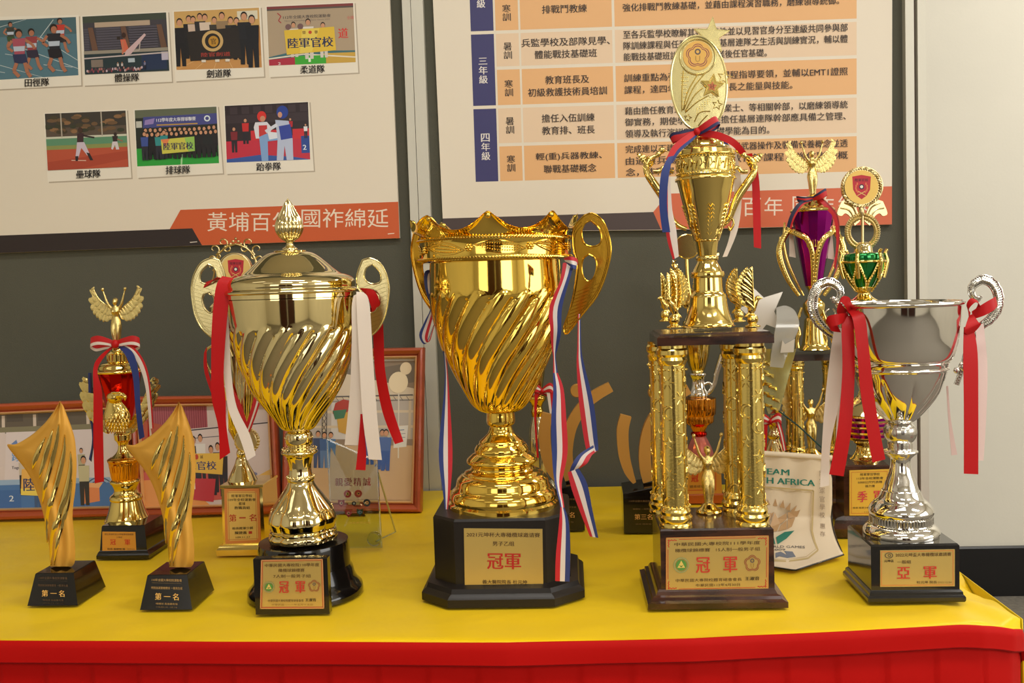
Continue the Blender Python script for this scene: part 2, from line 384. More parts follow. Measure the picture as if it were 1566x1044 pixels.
m.rings(rs, closed=False); o = m.build('pleated_panel', SKIRT, skirt, 40, fix=False)
# ------------------------------------------------------------------ posters
NY_ = Vector((0, -1, 0)); YS = YB-.0
PAPER = mat('poster_paper', (232, 221, 202), .5, 0, .02, 40)
def slab(name, mt, parent, pts, Yf, th):
    L = parent.location; q = [at(x, y, Yf)-L for x, y in pts]
    return MB().prism([[(v.x, v.z) for v in q]], q[0].y, q[0].y+th).build(name, mt, parent, 0)
ORB = (206, 92, 44); INK = (52, 40, 36); CARD = (238, 230, 214)
po = empty('team_poster', at(300, 200, YB), 'large cream poster of seven captioned team photographs with an orange foot banner', 'poster')
Y1 = YB-.006
slab('foam_board', PAPER, po, [(-95, -60), (594, -60), (596, 0), (611, 364), (311, 375), (-80, 390)], Y1, .010)
def ps(quad, W=100, H=100, base=1, Y=None): return Sheet(quad, W, H, (0, Y or Y1, 0), NY_, base=base)
def idq(Y, base=1): return Sheet([(0, 0), (1000, 0), (1000, 1000), (0, 1000)], 1000, 1000, (0, Y, 0), NY_, base=base)
s = idq(Y1, 4); s.poly([(276, 320.8), (609, 308.4), (611, 364), (308, 375), (259.7, 350)], ORB)
s.text('黃埔百年', 382, 339, 130, 29, (240, 222, 200), .0); s.text('國祚綿延', 527.5, 333.5, 133, 29, (240, 222, 200), .0)
s.poly([(593, 357), (603, 356), (603, 357.2), (593, 358.2)], (240, 222, 200)); s.build('foot_banner', po)
s = idq(Y1, 8); s.poly([(-80, 363), (294, 349), (309, 375), (-80, 390)], (44, 32, 30)); s.poly([(290, 370), (301, 369), (302, 370), (291, 371.2)], (225, 215, 200)); s.build('foot_strip', po)
def photo(card, pic, cap, cc, draw, capw=37, caph=12.5):
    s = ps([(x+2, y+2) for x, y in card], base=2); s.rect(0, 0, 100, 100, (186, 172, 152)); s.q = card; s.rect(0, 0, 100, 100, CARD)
    s.q = pic; s.H = 70; s.cl = True; draw(s); s.cl = False; s.q = [(0, 0), (1000, -42), (1042, 958), (42, 1000)]; s.W = s.H = 1000
    s.q = [(cc[0]-50, cc[1]-50+2.1), (cc[0]+50, cc[1]-50-2.1), (cc[0]+50, cc[1]+50-2.1), (cc[0]-50, cc[1]+50+2.1)]; s.W = s.H = 100
    s.text(cap, 50, 50, capw, caph, (30, 24, 24), .025); s.build('team_photo', po, GLOSSP)
def d1(s):
    s.rect(0, 0, 100, 70, (84, 120, 134)); s.rect(0, 0, 100, 20, (74, 104, 112))
    for a, b in (((0, 12), (45, 0)), ((0, 48), (60, 70)), ((30, 30), (100, 62)), ((60, 22), (100, 52)), ((50, 35), (75, 2))): s.line([a, b], .8, (190, 200, 200))
    for x, y in ((20, 40), (60, 25), (62, 55), (10, 60), (75, 62), (85, 58)): s.line([(x, y), (x+9, y+2)], .7, (185, 195, 198))
    for x, y, h, c, t in ((27, 2, 34, (60, 60, 52), (58, 80, 50)), (82, -4, 42, (196, 60, 48), (40, 34, 38)), (50, 11, 50, (150, 62, 66), (48, 42, 62)), (36, 11, 58, (170, 80, 96), (44, 50, 84)), (75, 7, 58, (34, 34, 44), (30, 26, 34))):
        y = max(y, 0); sk = (172, 112, 84)
        s.ell(x, y+h*.09, h*.075, h*.09, (34, 26, 24), 12); s.ell(x+.4, y+h*.12, h*.058, h*.07, sk, 12)
        s.poly([(x-h*.13, y+h*.2), (x+h*.13, y+h*.2), (x+h*.1, y+h*.55), (x-h*.09, y+h*.55)], c); s.poly([(x-h*.11, y+h*.36), (x+h*.11, y+h*.36), (x+h*.1, y+h*.46), (x-h*.1, y+h*.46)], (186, 196, 210))
        s.poly([(x-h*.13, y+h*.52), (x+h*.12, y+h*.52), (x+h*.16, y+h*.72), (x-h*.1, y+h*.7)], t)
        s.line([(x-h*.13, y+h*.24), (x-h*.22, y+h*.38), (x-h*.12, y+h*.46)], h*.055, sk); s.line([(x+h*.13, y+h*.24), (x+h*.25, y+h*.33), (x+h*.3, y+h*.42)], h*.055, sk)
        s.line([(x-h*.06, y+h*.7), (x-h*.12, min(y+h*.86, 68)), (x-h*.02, min(y+h*.98, 69))], h*.07, sk); s.line([(x+h*.1, y+h*.7), (x+h*.14, min(y+h*.9, 69)), (x+h*.2, min(y+h*1.0, 70))], h*.07, sk)
def d2(s):
    s.rect(0, 0, 100, 70, (40, 38, 44)); s.rect(0, 0, 100, 8, (64, 72, 62)); s.rect(14, 8, 82, 14, (180, 160, 138)); s.rect(0, 8, 100, 44, (66, 62, 70)); s.rect(14, 8, 80, 14, (184, 162, 140))
    for x0, x1 in ((0, 6), (15, 30), (30, 44), (54, 68), (66, 88)):
        for y in range(15, 42, 3): s.poly([(x0, y), (x1, y), (x1+1, y+2), (x0+1, y+2)], (84, 80, 92))
    for x in (6, 45, 88): s.poly([(x, 14), (x+6, 14), (x+11, 42), (x+4, 42)], (108, 78, 62))
    s.rect(0, 42, 100, 46, (150, 142, 128)); s.rect(40, 26, 44, 30, (50, 40, 36)); s.rect(0, 46, 100, 70, (34, 52, 58)); s.rect(68, 48, 98, 68, (34, 50, 82)); s.rect(92, 47, 100, 57, (190, 182, 200)); s.rect(8, 53, 22, 62, (130, 116, 106)); s.rect(52, 53, 60, 58, (176, 190, 200))
    s.line([(0, 51), (100, 48)], 1.6, (196, 182, 180)); s.line([(68, 30), (66, 44), (46, 46)], 1.2, (180, 168, 160))
    s.poly([(44, 30), (50, 30), (54, 44), (46, 46)], (208, 104, 78)); s.ell(48.5, 25, 2.6, 3.2, (60, 38, 32)); s.poly([(50, 44), (73, 24), (75, 26), (56, 48), (48, 50)], (206, 176, 178)); s.line([(47, 32), (46, 48)], 1.8, (196, 120, 90))
    random.seed(5)
    for i in range(46): s.ell(3+i*1.45, 64+random.random()*3.5, 1.1, 1.7, random.choice([(170, 120, 110), (90, 60, 70), (200, 180, 190), (150, 70, 80)]), 6)
    for x, c in ((40, (200, 190, 186)), (45, (190, 180, 180)), (72, (120, 120, 150))): s.man(x, 57, 10, c)
def d3(s):
    s.rect(0, 0, 100, 70, (186, 128, 66)); s.rect(0, 0, 100, 22, (206, 164, 98)); s.rect(74, 3, 98, 13, (222, 214, 190)); s.rect(0, 56, 100, 70, (200, 146, 84))
    for i in range(5): s.line([(i*22, 70), (50+(i-2)*8, 54)], .5, (226, 186, 130))
    for x, y, h, c, t in ((6, 8, 58, (26, 24, 30), (22, 22, 28)), (17, 5, 52, (30, 28, 32), (24, 24, 28)), (22, 6, 50, (206, 180, 160), (30, 30, 36)), (30, 3, 50, (40, 40, 44), (28, 28, 30)), (36, 4, 52, (216, 196, 178), (28, 28, 30)), (47, 8, 48, (60, 56, 50), (26, 26, 30)), (56, 3, 54, (150, 124, 92), (24, 24, 28)), (66, 9, 50, (40, 40, 42), (26, 26, 30)), (73, 10, 50, (24, 24, 30), (22, 22, 28)), (82, 4, 62, (26, 28, 36), (22, 24, 30)), (91, 8, 62, (20, 22, 30), (20, 22, 30))): s.man(x, y, h, c, t)
    s.poly([(14, 25), (75, 22), (77, 58), (17, 60)], (38, 32, 30)); s.ring(44, 37, 9, 12.5, (205, 170, 110)); s.ell(45, 37.5, 6, 6.5, (190, 140, 50)); s.text('官', 45, 37.5, 6, 7, (60, 36, 20)); s.text('陸官劍道', 47, 53, 34, 5, (176, 60, 50))
    for x in (30, 46, 58): s.rect(x, 59, x+5, 62, (226, 216, 200))
def d4(s):
    s.rect(0, 0, 100, 70, (176, 156, 130)); s.rect(0, 0, 100, 3, (130, 60, 60)); s.rect(0, 3, 100, 5, (90, 80, 74)); s.text('112年全國大專校院運動會', 46, 13.5, 55, 4, (70, 62, 64), .02); s.text('National Intercollegiate Athletic Games 2023', 46, 18, 52, 2, (100, 90, 90), 0)
    s.line([(12, 8), (16, 12), (13, 17), (16, 20)], 1.2, (170, 60, 60)); s.text('全國', 96, 17, 8, 4, (200, 110, 100)); s.text('道', 87, 35, 11, 12, (214, 54, 50), .02)
    s.poly([(0, 60), (30, 54), (100, 56), (100, 70), (0, 70)], (60, 110, 120)); s.poly([(60, 58), (100, 58), (100, 70), (60, 70)], (206, 166, 70)); s.line([(0, 62), (40, 58), (100, 64)], 1.6, (230, 220, 200)); s.poly([(0, 63), (32, 61), (32, 70), (0, 70)], (176, 44, 66)); s.rect(30, 60, 66, 70, (60, 170, 50)); s.text('1', 47, 65, 2.4, 5, (230, 240, 220), .03); s.text('2', 12, 68, 3, 3, (230, 220, 220), .03)
    for x, y, h in ((30, 19, 42), (47, 16, 48), (64, 21, 42)): s.man(x, y, h, (222, 214, 204), (214, 206, 196))
    for x in (24, 38): s.ell(x, 25, 3.5, 3.5, (120, 90, 90), 10)
    s.poly([(19, 29), (77, 27), (78, 55), (21, 58)], (226, 190, 62)); s.poly([(40, 28), (60, 28), (50, 56), (36, 57)], (232, 206, 90)); s.text('陸軍官校', 49, 44.5, 52, 12, (36, 44, 86), .03); s.ell(49, 32.5, 2, 2, (200, 70, 40)); s.text('榮', 42, 32.5, 4, 4, (120, 80, 30)); s.text('譽', 56, 32.5, 4, 4, (120, 80, 30))
def d5(s):
    s.rect(0, 0, 100, 70, (92, 78, 66)); s.rect(0, 0, 100, 18, (62, 56, 50)); random.seed(8)
    for i in range(40): s.ell(random.random()*100, 4+random.random()*20, 4+random.random()*3, 2.5, random.choice([(70, 62, 44), (110, 84, 58), (58, 60, 44), (140, 104, 70)]), 8)
    s.rect(0, 29, 100, 31.5, (206, 204, 184)); s.rect(0, 31.5, 100, 40, (94, 144, 110)); s.rect(0, 40, 100, 45, (140, 146, 84)); s.rect(0, 45, 100, 70, (186, 82, 56)); s.poly([(0, 60), (100, 50), (100, 60), (40, 70), (0, 70)], (172, 70, 48)); s.line([(30, 59), (48, 60)], 1, (220, 190, 170))
    for x in (19, 69): s.rect(x, 0, x+1.6, 30, (176, 166, 150))
    s.ell(43, 22, 3, 3.6, (66, 44, 36)); s.poly([(39, 26), (47, 26), (46, 38), (38, 38)], (62, 38, 44)); s.poly([(38, 37), (47, 37), (53, 52), (50, 54), (43, 44), (39, 56), (35, 56), (37, 45)], (206, 190, 204)); s.poly([(49, 50), (53, 51), (57, 60), (53, 60)], (40, 32, 36)); s.poly([(35, 54), (39, 54), (38, 60), (35, 60)], (40, 32, 36)); s.line([(46, 29), (60, 32)], 2, (50, 36, 38))
    s.ell(86, 29, 2, 2.4, (50, 34, 30)); s.poly([(82, 31), (89, 31), (88, 39), (83, 39)], (48, 34, 38)); s.poly([(82, 38), (88, 38), (90, 48), (86, 48), (85, 42), (82, 48), (80, 47)], (212, 202, 206)); s.line([(88, 35), (95, 38)], 1.4, (160, 110, 84))
def d6(s):
    s.rect(0, 0, 100, 70, (34, 40, 34)); s.rect(0, 0, 100, 10, (98, 104, 84)); s.rect(0, 48, 100, 70, (40, 160, 56)); s.poly([(55, 48), (57, 48), (55, 70), (53, 70)], (170, 220, 160)); s.poly([(10, 9), (100, 8), (100, 21), (9, 23)], (70, 74, 138)); s.text('112學年度大專排球聯賽', 50, 13.5, 48, 5, (232, 232, 236), .02); s.rect(26, 19, 76, 20.5, (190, 150, 70)); s.ring(88, 14, 2.2, 3.8, (220, 230, 235)); s.poly([(12, 13), (24, 11), (22, 18), (11, 19)], (150, 130, 190))
    s.rect(1, 14, 8, 22, (196, 196, 186)); random.seed(3)
    for r_, y in ((0, 22), (1, 27)):
        for i in range(15): s.man(12+i*6+r_*2, y+random.random()*2, 34, random.choice([(26, 24, 28), (30, 26, 30), (24, 28, 30)]), (24, 22, 26))
    s.man(11, 27, 36, (60, 80, 150)); s.man(28, 28, 34, (50, 140, 140)); s.man(35, 26, 36, (50, 140, 140))
    s.poly([(31, 38), (72, 36), (72, 54), (32, 56)], (206, 200, 80)); s.poly([(31, 38), (42, 37.5), (36, 48)], (226, 130, 80)); s.poly([(60, 37), (72, 36), (72, 54), (64, 54)], (150, 196, 90)); s.text('陸軍官校', 52, 47, 36, 9, (50, 44, 80), .03)
def d7(s):
    s.rect(0, 0, 100, 70, (40, 26, 32)); s.rect(0, 12, 100, 22, (54, 40, 46))
    for x in range(6, 100, 14): s.rect(x, 2, x+9, 11, (58, 44, 50))
    s.rect(30, 32, 100, 45, (206, 40, 50)); s.rect(0, 44, 100, 70, (196, 38, 62)); s.poly([(0, 66), (40, 62), (80, 66), (100, 70), (0, 70)], (50, 84, 160)); s.rect(90, 41, 100, 62, (34, 70, 150)); s.text('2', 94, 55, 4, 6, (230, 235, 240), .03)
    s.man(10, 26, 32, (126, 30, 40), (30, 26, 36)); s.man(24, 16, 32, (200, 40, 40), (30, 26, 36)); s.man(78, 18, 22, (180, 30, 40)); s.man(96, 26, 18, (230, 230, 235))
    s.poly([(36, 22), (50, 22), (56, 30), (50, 42), (36, 42), (34, 28)], (222, 222, 230)); s.poly([(40, 26), (50, 26), (50, 40), (40, 40)], (200, 50, 50)); s.ell(44, 15, 5.5, 6.5, (214, 44, 36)); s.ell(45, 18, 3.2, 3.6, (200, 140, 110)); s.poly([(40, 40), (50, 36), (64, 40), (62, 45), (50, 46), (50, 70), (42, 70)], (130, 166, 214)); s.poly([(50, 34), (64, 36), (65, 42), (52, 44)], (224, 228, 238))
    s.poly([(60, 20), (76, 22), (80, 44), (80, 70), (72, 70), (70, 52), (68, 70), (60, 70), (62, 44)], (186, 196, 222)); s.poly([(64, 28), (78, 26), (80, 43), (66, 45)], (46, 66, 160)); s.ell(69, 11, 7, 8, (30, 60, 150)); s.ell(66, 14, 2.6, 3.6, (206, 150, 120)); s.line([(62, 26), (48, 34)], 4, (214, 218, 232))
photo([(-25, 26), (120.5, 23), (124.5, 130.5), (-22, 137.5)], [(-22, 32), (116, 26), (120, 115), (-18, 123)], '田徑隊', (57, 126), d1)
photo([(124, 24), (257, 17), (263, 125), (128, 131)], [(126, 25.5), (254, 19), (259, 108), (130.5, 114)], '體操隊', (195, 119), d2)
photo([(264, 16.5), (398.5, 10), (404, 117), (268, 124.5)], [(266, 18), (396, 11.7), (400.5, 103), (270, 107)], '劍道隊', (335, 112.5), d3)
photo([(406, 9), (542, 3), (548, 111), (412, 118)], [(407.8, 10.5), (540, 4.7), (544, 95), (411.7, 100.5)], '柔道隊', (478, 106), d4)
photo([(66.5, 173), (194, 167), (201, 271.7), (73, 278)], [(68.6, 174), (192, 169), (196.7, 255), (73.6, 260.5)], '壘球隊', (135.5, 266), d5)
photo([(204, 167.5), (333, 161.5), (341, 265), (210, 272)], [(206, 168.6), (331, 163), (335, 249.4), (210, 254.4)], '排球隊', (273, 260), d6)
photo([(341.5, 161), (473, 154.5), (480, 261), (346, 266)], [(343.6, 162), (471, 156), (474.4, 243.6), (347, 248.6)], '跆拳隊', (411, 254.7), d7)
# right poster
pr = empty('course_poster', at(1020, 170, YB), 'large cream poster printed with an orange and blue course table', 'poster')
slab('foam_board', PAPER, pr, [(660, -60), (1365, -60), (1364.5, 0), (1364, 343), (1011, 351.5), (678, 355), (677, 334), (662, 0)], Y1, .010)
s = idq(Y1, 4); s.poly([(677, 334), (1000, 324), (1011, 351), (678, 355)], (74, 60, 58)); s.build('foot_strip', pr)
s = idq(Y1, 6); s.poly([(1022, 296), (1364, 284.7), (1364, 343), (1011, 351), (999, 324)], (212, 104, 66))
for g, x in zip('黃埔百年國祚綿延', (1082, 1115, 1149.5, 1183, 1226, 1261, 1296, 1330)): s.text(g, x, 315.5-.03*(x-1183), 28, 28, (240, 222, 204), .0)
s.build('foot_banner', pr)
s = Sheet([(720, 49.6), (1310, 30), (1310, 262), (727.6, 278)], 590, 228.4, (0, Y1, 0), NY_, base=2)
def c2(x, y): return (x-720, y-49.6)
OR_, OL_, BL_ = (232, 180, 124), (232, 204, 172), (58, 56, 108)
rows = [(-8, 48), (53, 103), (108, 162), (167, 220), (225, 278)]
for i, (a, b) in enumerate(rows):
    c = OR_ if i % 2 == 0 else OL_
    for x0, x1 in ((758, 793), (796, 936), (940, 1310)): s.rect(x0-720, a-49.6, x1-720, b-49.6, c); s.L -= 1
s.L += 1
for a, b in ((-60, 48), (53, 162), (167, 278)): s.rect(0, a-49.6, 35, b-49.6, BL_)
def tx(t, x0, x1, y, h, c=INK, b=.012): s.text(t, (x0+x1)/2-720, y-49.6, x1-x0, h, c, b)
WT = (235, 228, 222)
s.text('級', 17, 6-49.6, 12.5, 13, WT, .015)
for t, y in (('三', 94), ('年', 108), ('級', 122), ('四', 211), ('年', 225), ('級', 239)): s.text(t, 17, y-49.6, 13, 12.5 if t != '三' else 10, WT, .015)
for (t, y) in (('寒', 15), ('訓', 28), ('暑', 73), ('訓', 86), ('寒', 130), ('訓', 143), ('暑', 187), ('訓', 200), ('寒', 245), ('訓', 258)): s.text(t, 55.5, y-49.6, 12.5, 12, INK, .012)
for t, x0, x1, y in (('排戰鬥教練', 830, 898, 18.5), ('兵監學校及部隊見學、', 797, 932, 68.5), ('體能戰技基礎班', 817, 912, 87), ('教育班長及', 832, 899, 126), ('初級救護技術員培訓', 805, 926, 144.5), ('擔任入伍訓練', 825, 906, 184.5), ('教育排、班長', 825, 906, 203), ('輕(重)兵器教練、', 814, 916, 243), ('聯戰基礎概念', 826, 907, 261.5)): tx(t, x0, x1, y, 12.5)
for t, x1, y in (('強化排戰鬥教練基礎，並藉由課程演習職務，磨練領導統御。', 1283, 20), ('至各兵監學校瞭解其各項特性並以見習官身分至連級共同參與部', 1296, 61), ('隊訓練課程與任務執行，藉基層連隊之生活與訓練實況，輔以體', 1296, 78), ('能戰技基礎班訓練，奠定畢業後任官基礎。', 1172, 95), ('訓練重點為強化學生戰鬥課程指導要領，並輔以EMT1證照', 1296, 127), ('課程，達四年級成為部隊班長之能量與技能。', 1211, 145), ('藉由擔任教育班長、實習學業士、等相關幹部，以磨練領導統', 1296, 177), ('御實務，期使學員生未來擔任基層連隊幹部應具備之管理、', 1293, 194), ('領導及執行演訓所需之基礎學能為目的。', 1175, 211.5), ('完成連以下建制武器訓練，熟習武器操作及裝備保養概念並透', 1296, 235), ('由通資兵籌課程，專業教育等課程，強化聯戰概', 1296, 253), ('念，俾利學生未來任職。', 1110, 270)): tx(t, 953, x1, y, 12.3)
s.build('course_table', pr)
# ------------------------------------------------------------------ framed photographs
def framed(name, label, px0, px1, outer, inner, lean, draw, dims, dy=0, w0=.0155):
    """outer: four px corners TL TR BR BL; leans back by `lean` metres"""
    b = G((outer[2][0]+outer[3][0])/2, (outer[2][1]+outer[3][1])/2)
    Yb0 = b.y+dy; e = empty(name, (b.x, Yb0, TZ), label, 'picture frame')
    topz = at(outer[0][0], outer[0][1], Yb0).z; n = Vector((0, -(topz-TZ), lean)).normalized()
    P0 = Vector((b.x, Yb0, TZ+.001)); L = e.location
    def q(x, y, d=0): return plane(x, y, P0, n)+n*d-L
    # four mitred profile rails
    prof = [(0, -.012), (0, .004), (.12, .010), (.35, .012), (.6, .009), (.8, .004), (.86, .0055), (.93, .0055), (1, .002), (1, -.004)]
    m = []
    for i in range(4):
        j = (i+1) % 4; mm = MB(); rs = []
        for k in (i, j):
            rs.append([q(outer[k][0]*(1-f)+inner[k][0]*f, outer[k][1]*(1-f)+inner[k][1]*f, d) for f, d in prof])
        mm.rings(rs); mm.build('frame_rail', FRAMEW, e, 40)
    for i in range(4):
        j = (i+1) % 4; mm = MB(); rs = []
        for k in (i, j):
            cx = sum(p[0] for p in inner)/4; cy = sum(p[1] for p in inner)/4
            dx = 2.2*(1 if outer[k][0] < inner[k][0] else -1); dyy = 2.2*(1 if outer[k][1] < inner[k][1] else -1)
            a = inner[k]; bb = (a[0]+dx*1, a[1]+dyy*1); aa = (a[0]-dx*.6, a[1]-dyy*.6)
            rs.append([q(*aa, .0058), q(*((aa[0]+bb[0])/2, (aa[1]+bb[1])/2), .008), q(*bb, .003), q(*bb, -.002)])
        mm.rings(rs); mm.build('gilt_slip', SATW, e, 40)
    s = Sheet(inner, dims[0], dims[1], P0-n*.001, n, base=0); s.cl = True; draw(s); s.build('photograph', e, GLOSSP)
    bk = MB().rings([[q(*p, -.006) for p in inner], [q(*p, -.002) for p in inner]]); bk.build('backing_board', BLACKM, e, 0)
    return e
SATW = mat('gilt_slip_paint', (232, 190, 130), .35, .4)
def f1(s):
    s.rect(0, 0, 280, 150, (212, 198, 196)); s.rect(0, 0, 280, 27, (98, 88, 76)); s.rect(0, 22, 280, 30, (128, 122, 96))
    for x in (55, 105, 190, 230): s.rect(x, 4, x+5, 22, (206, 190, 176)); s.rect(x+8, 0, x+34, 14, (82, 74, 66))
    s.line([(60, 31), (240, 31)], 1.4, (90, 84, 74)); s.poly([(62, 30), (200, 30), (200, 110), (58, 112)], (216, 204, 206)); s.rect(0, 112, 280, 150, (74, 116, 172)); s.rect(0, 104, 280, 112, (150, 176, 206))
    s.poly([(70, 48), (78, 42), (80, 48), (84, 50), (82, 56), (70, 57)], (104, 132, 186)); s.rect(86, 48, 96, 50, (120, 120, 140)); s.rect(86, 52, 94, 53, (150, 150, 165)); s.text('跨', 76, 69, 11, 13, (96, 146, 206), .02); s.text('Together', 82, 86, 24, 6, (50, 50, 70), .02)
    # mascot outline left out; wave pattern
    for i in range(4): s.ring(206, 128, 8+i*5, 9.6+i*5, (56, 80, 116), f=lambda a: 1 if math.sin(a) < 0 else .4)
    s.rect(182, 112, 232, 150, (74, 116, 172)); s.poly([(222, 102), (236, 96), (238, 112), (228, 114)], (226, 206, 170))
    s.poly([(182, 118), (206, 112), (206, 140), (180, 144)], (226, 138, 84)); s.poly([(182, 118), (190, 112), (212, 112), (206, 120)], (236, 176, 120)); s.rect(46, 120, 84, 150, (64, 104, 164)); s.text('2', 69, 133, 7, 9, (214, 222, 230), .02)
    s.man(88, 66, 60, (196, 184, 168), (34, 32, 38), asp=.9); s.man(180, 58, 50, (180, 172, 140), (60, 54, 48), asp=.9); s.man(183, 70, 76, (196, 188, 150), (52, 48, 44), asp=.9); s.man(110, 100, 50, (150, 150, 150), (66, 90, 130)); s.man(132, 100, 50, (150, 150, 150), (40, 40, 60)); s.man(146, 100, 48, (150, 150, 150), (40, 40, 60))
    s.poly([(86, 88), (116, 84), (150, 90), (148, 132), (84, 128)], (228, 176, 86)); s.poly([(108, 84), (150, 90), (148, 110), (112, 124)], (226, 120, 100)); s.poly([(84, 118), (148, 122), (148, 132), (84, 128)], (232, 206, 90)); s.text('陸', 97, 112, 17, 20, (44, 52, 96), .02); s.text('軍', 121, 116, 17, 19, (44, 52, 96), .02)
def f2(s):
    s.rect(0, 0, 230, 150, (206, 190, 186)); s.rect(0, 0, 120, 36, (168, 88, 96))
    for i in range(30): s.rect(i*4, 0, i*4+1.5, 36, (140, 64, 76))
    s.poly([(80, 36), (230, 26), (230, 150), (80, 150)], (214, 198, 196)); s.poly([(0, 20), (70, 36), (70, 110), (0, 110)], (176, 84, 60)); s.poly([(50, 80), (150, 90), (150, 140), (0, 150), (0, 100)], (206, 96, 90)); s.poly([(0, 110), (60, 108), (120, 150), (0, 150)], (230, 156, 90)); s.poly([(150, 130), (230, 96), (230, 150), (150, 150)], (226, 182, 92)); s.line([(82, 38), (230, 28)], 1.8, (70, 66, 72)); s.line([(86, 50), (140, 47)], 1.2, (110, 108, 116))
    for x, y, c in ((94, 46, (44, 44, 48)), (106, 43, (226, 222, 220)), (136, 56, (60, 60, 80)), (144, 62, (56, 48, 48)), (124, 60, (160, 150, 120))): s.man(x, y, 74, c, (50, 50, 60), asp=.9)
    s.poly([(72, 72), (146, 72), (142, 104), (70, 98)], (232, 190, 84)); s.text('軍官校', 106, 90, 52, 13, (44, 62, 120), .02); s.ell(98, 77, 3.5, 4, (196, 70, 50)); s.text('精', 90, 77, 5, 5, (110, 70, 30)); s.text('誠', 107, 77, 5, 5, (110, 70, 30)); s.poly([(74, 108), (130, 110), (124, 144), (70, 138)], (196, 62, 76)); s.text('1', 91, 120, 4, 9, (236, 226, 220), .03); s.ell(196, 104, 8, 3, (120, 130, 170))
def f3(s):
    s.rect(0, 0, 190, 230, (196, 164, 128)); s.rect(0, 0, 190, 6, (200, 196, 190)); s.rect(2, 6, 188, 226, (190, 158, 122)); s.rect(2, 6, 188, 60, (146, 128, 108)); s.poly([(2, 6), (110, 20), (188, 8), (188, 40), (2, 60)], (120, 108, 94)); s.poly([(60, 20), (188, 50), (188, 60), (60, 60)], (216, 200, 176)); s.rect(2, 60, 188, 130, (186, 176, 166)); s.rect(60, 70, 130, 130, (212, 206, 200))
    for y in (62, 84, 108): s.rect(2, y, 188, y+4, (214, 196, 168))
    for x in (2, 46, 92, 148, 180): s.rect(x, 60, x+4, 130, (206, 190, 164))
    s.line([(46, 62), (186, 60)], 2, (90, 84, 80)); s.line([(46, 70), (186, 68)], 1.2, (110, 104, 98))
    for i in range(14): s.line([(46+i*10, 62), (51+i*10, 69)], .8, (100, 94, 90)); s.L -= 1
    for i in range(6): s.line([(46, 66+i*10), (52, 76+i*10)], 1, (90, 84, 80)); s.line([(52, 66+i*10), (46, 76+i*10)], 1, (90, 84, 80))
    s.line([(46, 62), (46, 150)], 1.2, (90, 84, 80)); s.line([(53, 62), (53, 150)], 1.2, (90, 84, 80)); s.rect(2, 136, 188, 226, (206, 172, 132)); s.rect(2, 130, 188, 140, (150, 130, 110))
    s.ell(163, 40, 15, 17, (238, 220, 186)); s.ell(174, 18, 9, 10, (232, 212, 178)); s.line([(164, 57), (166, 160)], 2, (220, 212, 196)); s.poly([(66, 72), (78, 66), (88, 68), (88, 84), (70, 96), (62, 88)], (176, 62, 50)); s.poly([(68, 92), (86, 86), (84, 122), (72, 118)], (206, 160, 70)); s.poly([(62, 84), (84, 82), (80, 96), (66, 98)], (70, 120, 90))
    s.poly([(158, 110), (180, 108), (178, 142), (158, 144)], (226, 222, 214)); s.line([(162, 116), (174, 115)], 1.2, (80, 110, 150)); s.line([(162, 122), (176, 121)], .8, (120, 120, 140)); s.line([(162, 128), (176, 127)], .8, (120, 120, 140))
    s.man(24, 114, 62, (50, 54, 66), (96, 92, 100)); s.man(40, 116, 60, (60, 74, 110), (70, 84, 120)); s.man(50, 118, 58, (70, 100, 150), (96, 126, 170)); s.man(60, 118, 58, (90, 130, 180), (110, 140, 180)); s.man(120, 112, 62, (70, 104, 170), (62, 92, 160)); s.man(140, 114, 64, (72, 104, 168), (56, 88, 158)); s.man(146, 114, 66, (80, 108, 170), (60, 92, 162))
f1o = [(-62, 619.5), (194, 608.5), (203, 788), (-62, 797)]; f1i = [(-50, 634), (184, 624), (192, 775), (-50, 780)]
fr1 = framed('picture_frame', 'wide reddish wooden picture frame at the far left, behind the sail trophies', 0, 0, f1o, f1i, .03, lambda s: f1(s), (245, 150))
f2o = [(201, 606), (421, 603.5), (430, 784), (211, 790)]; f2i = [(212, 620), (411, 617), (419, 771), (220, 776)]
fr2 = framed('picture_frame', 'reddish wooden picture frame behind the red cup and the lidded gold cup', 0, 0, f2o, f2i, .03, lambda s: f2(s), (230, 150))
f3o = [(436, 535), (649, 531), (645, 783), (432, 780)]; f3i = [(449, 549), (637, 545.5), (631, 768), (446, 766)]
fr3 = framed('picture_frame', 'tall reddish wooden picture frame behind the glass plaque, with a balloon in its photo', 0, 0, f3o, f3i, .04, lambda s: f3(s), (190, 230))
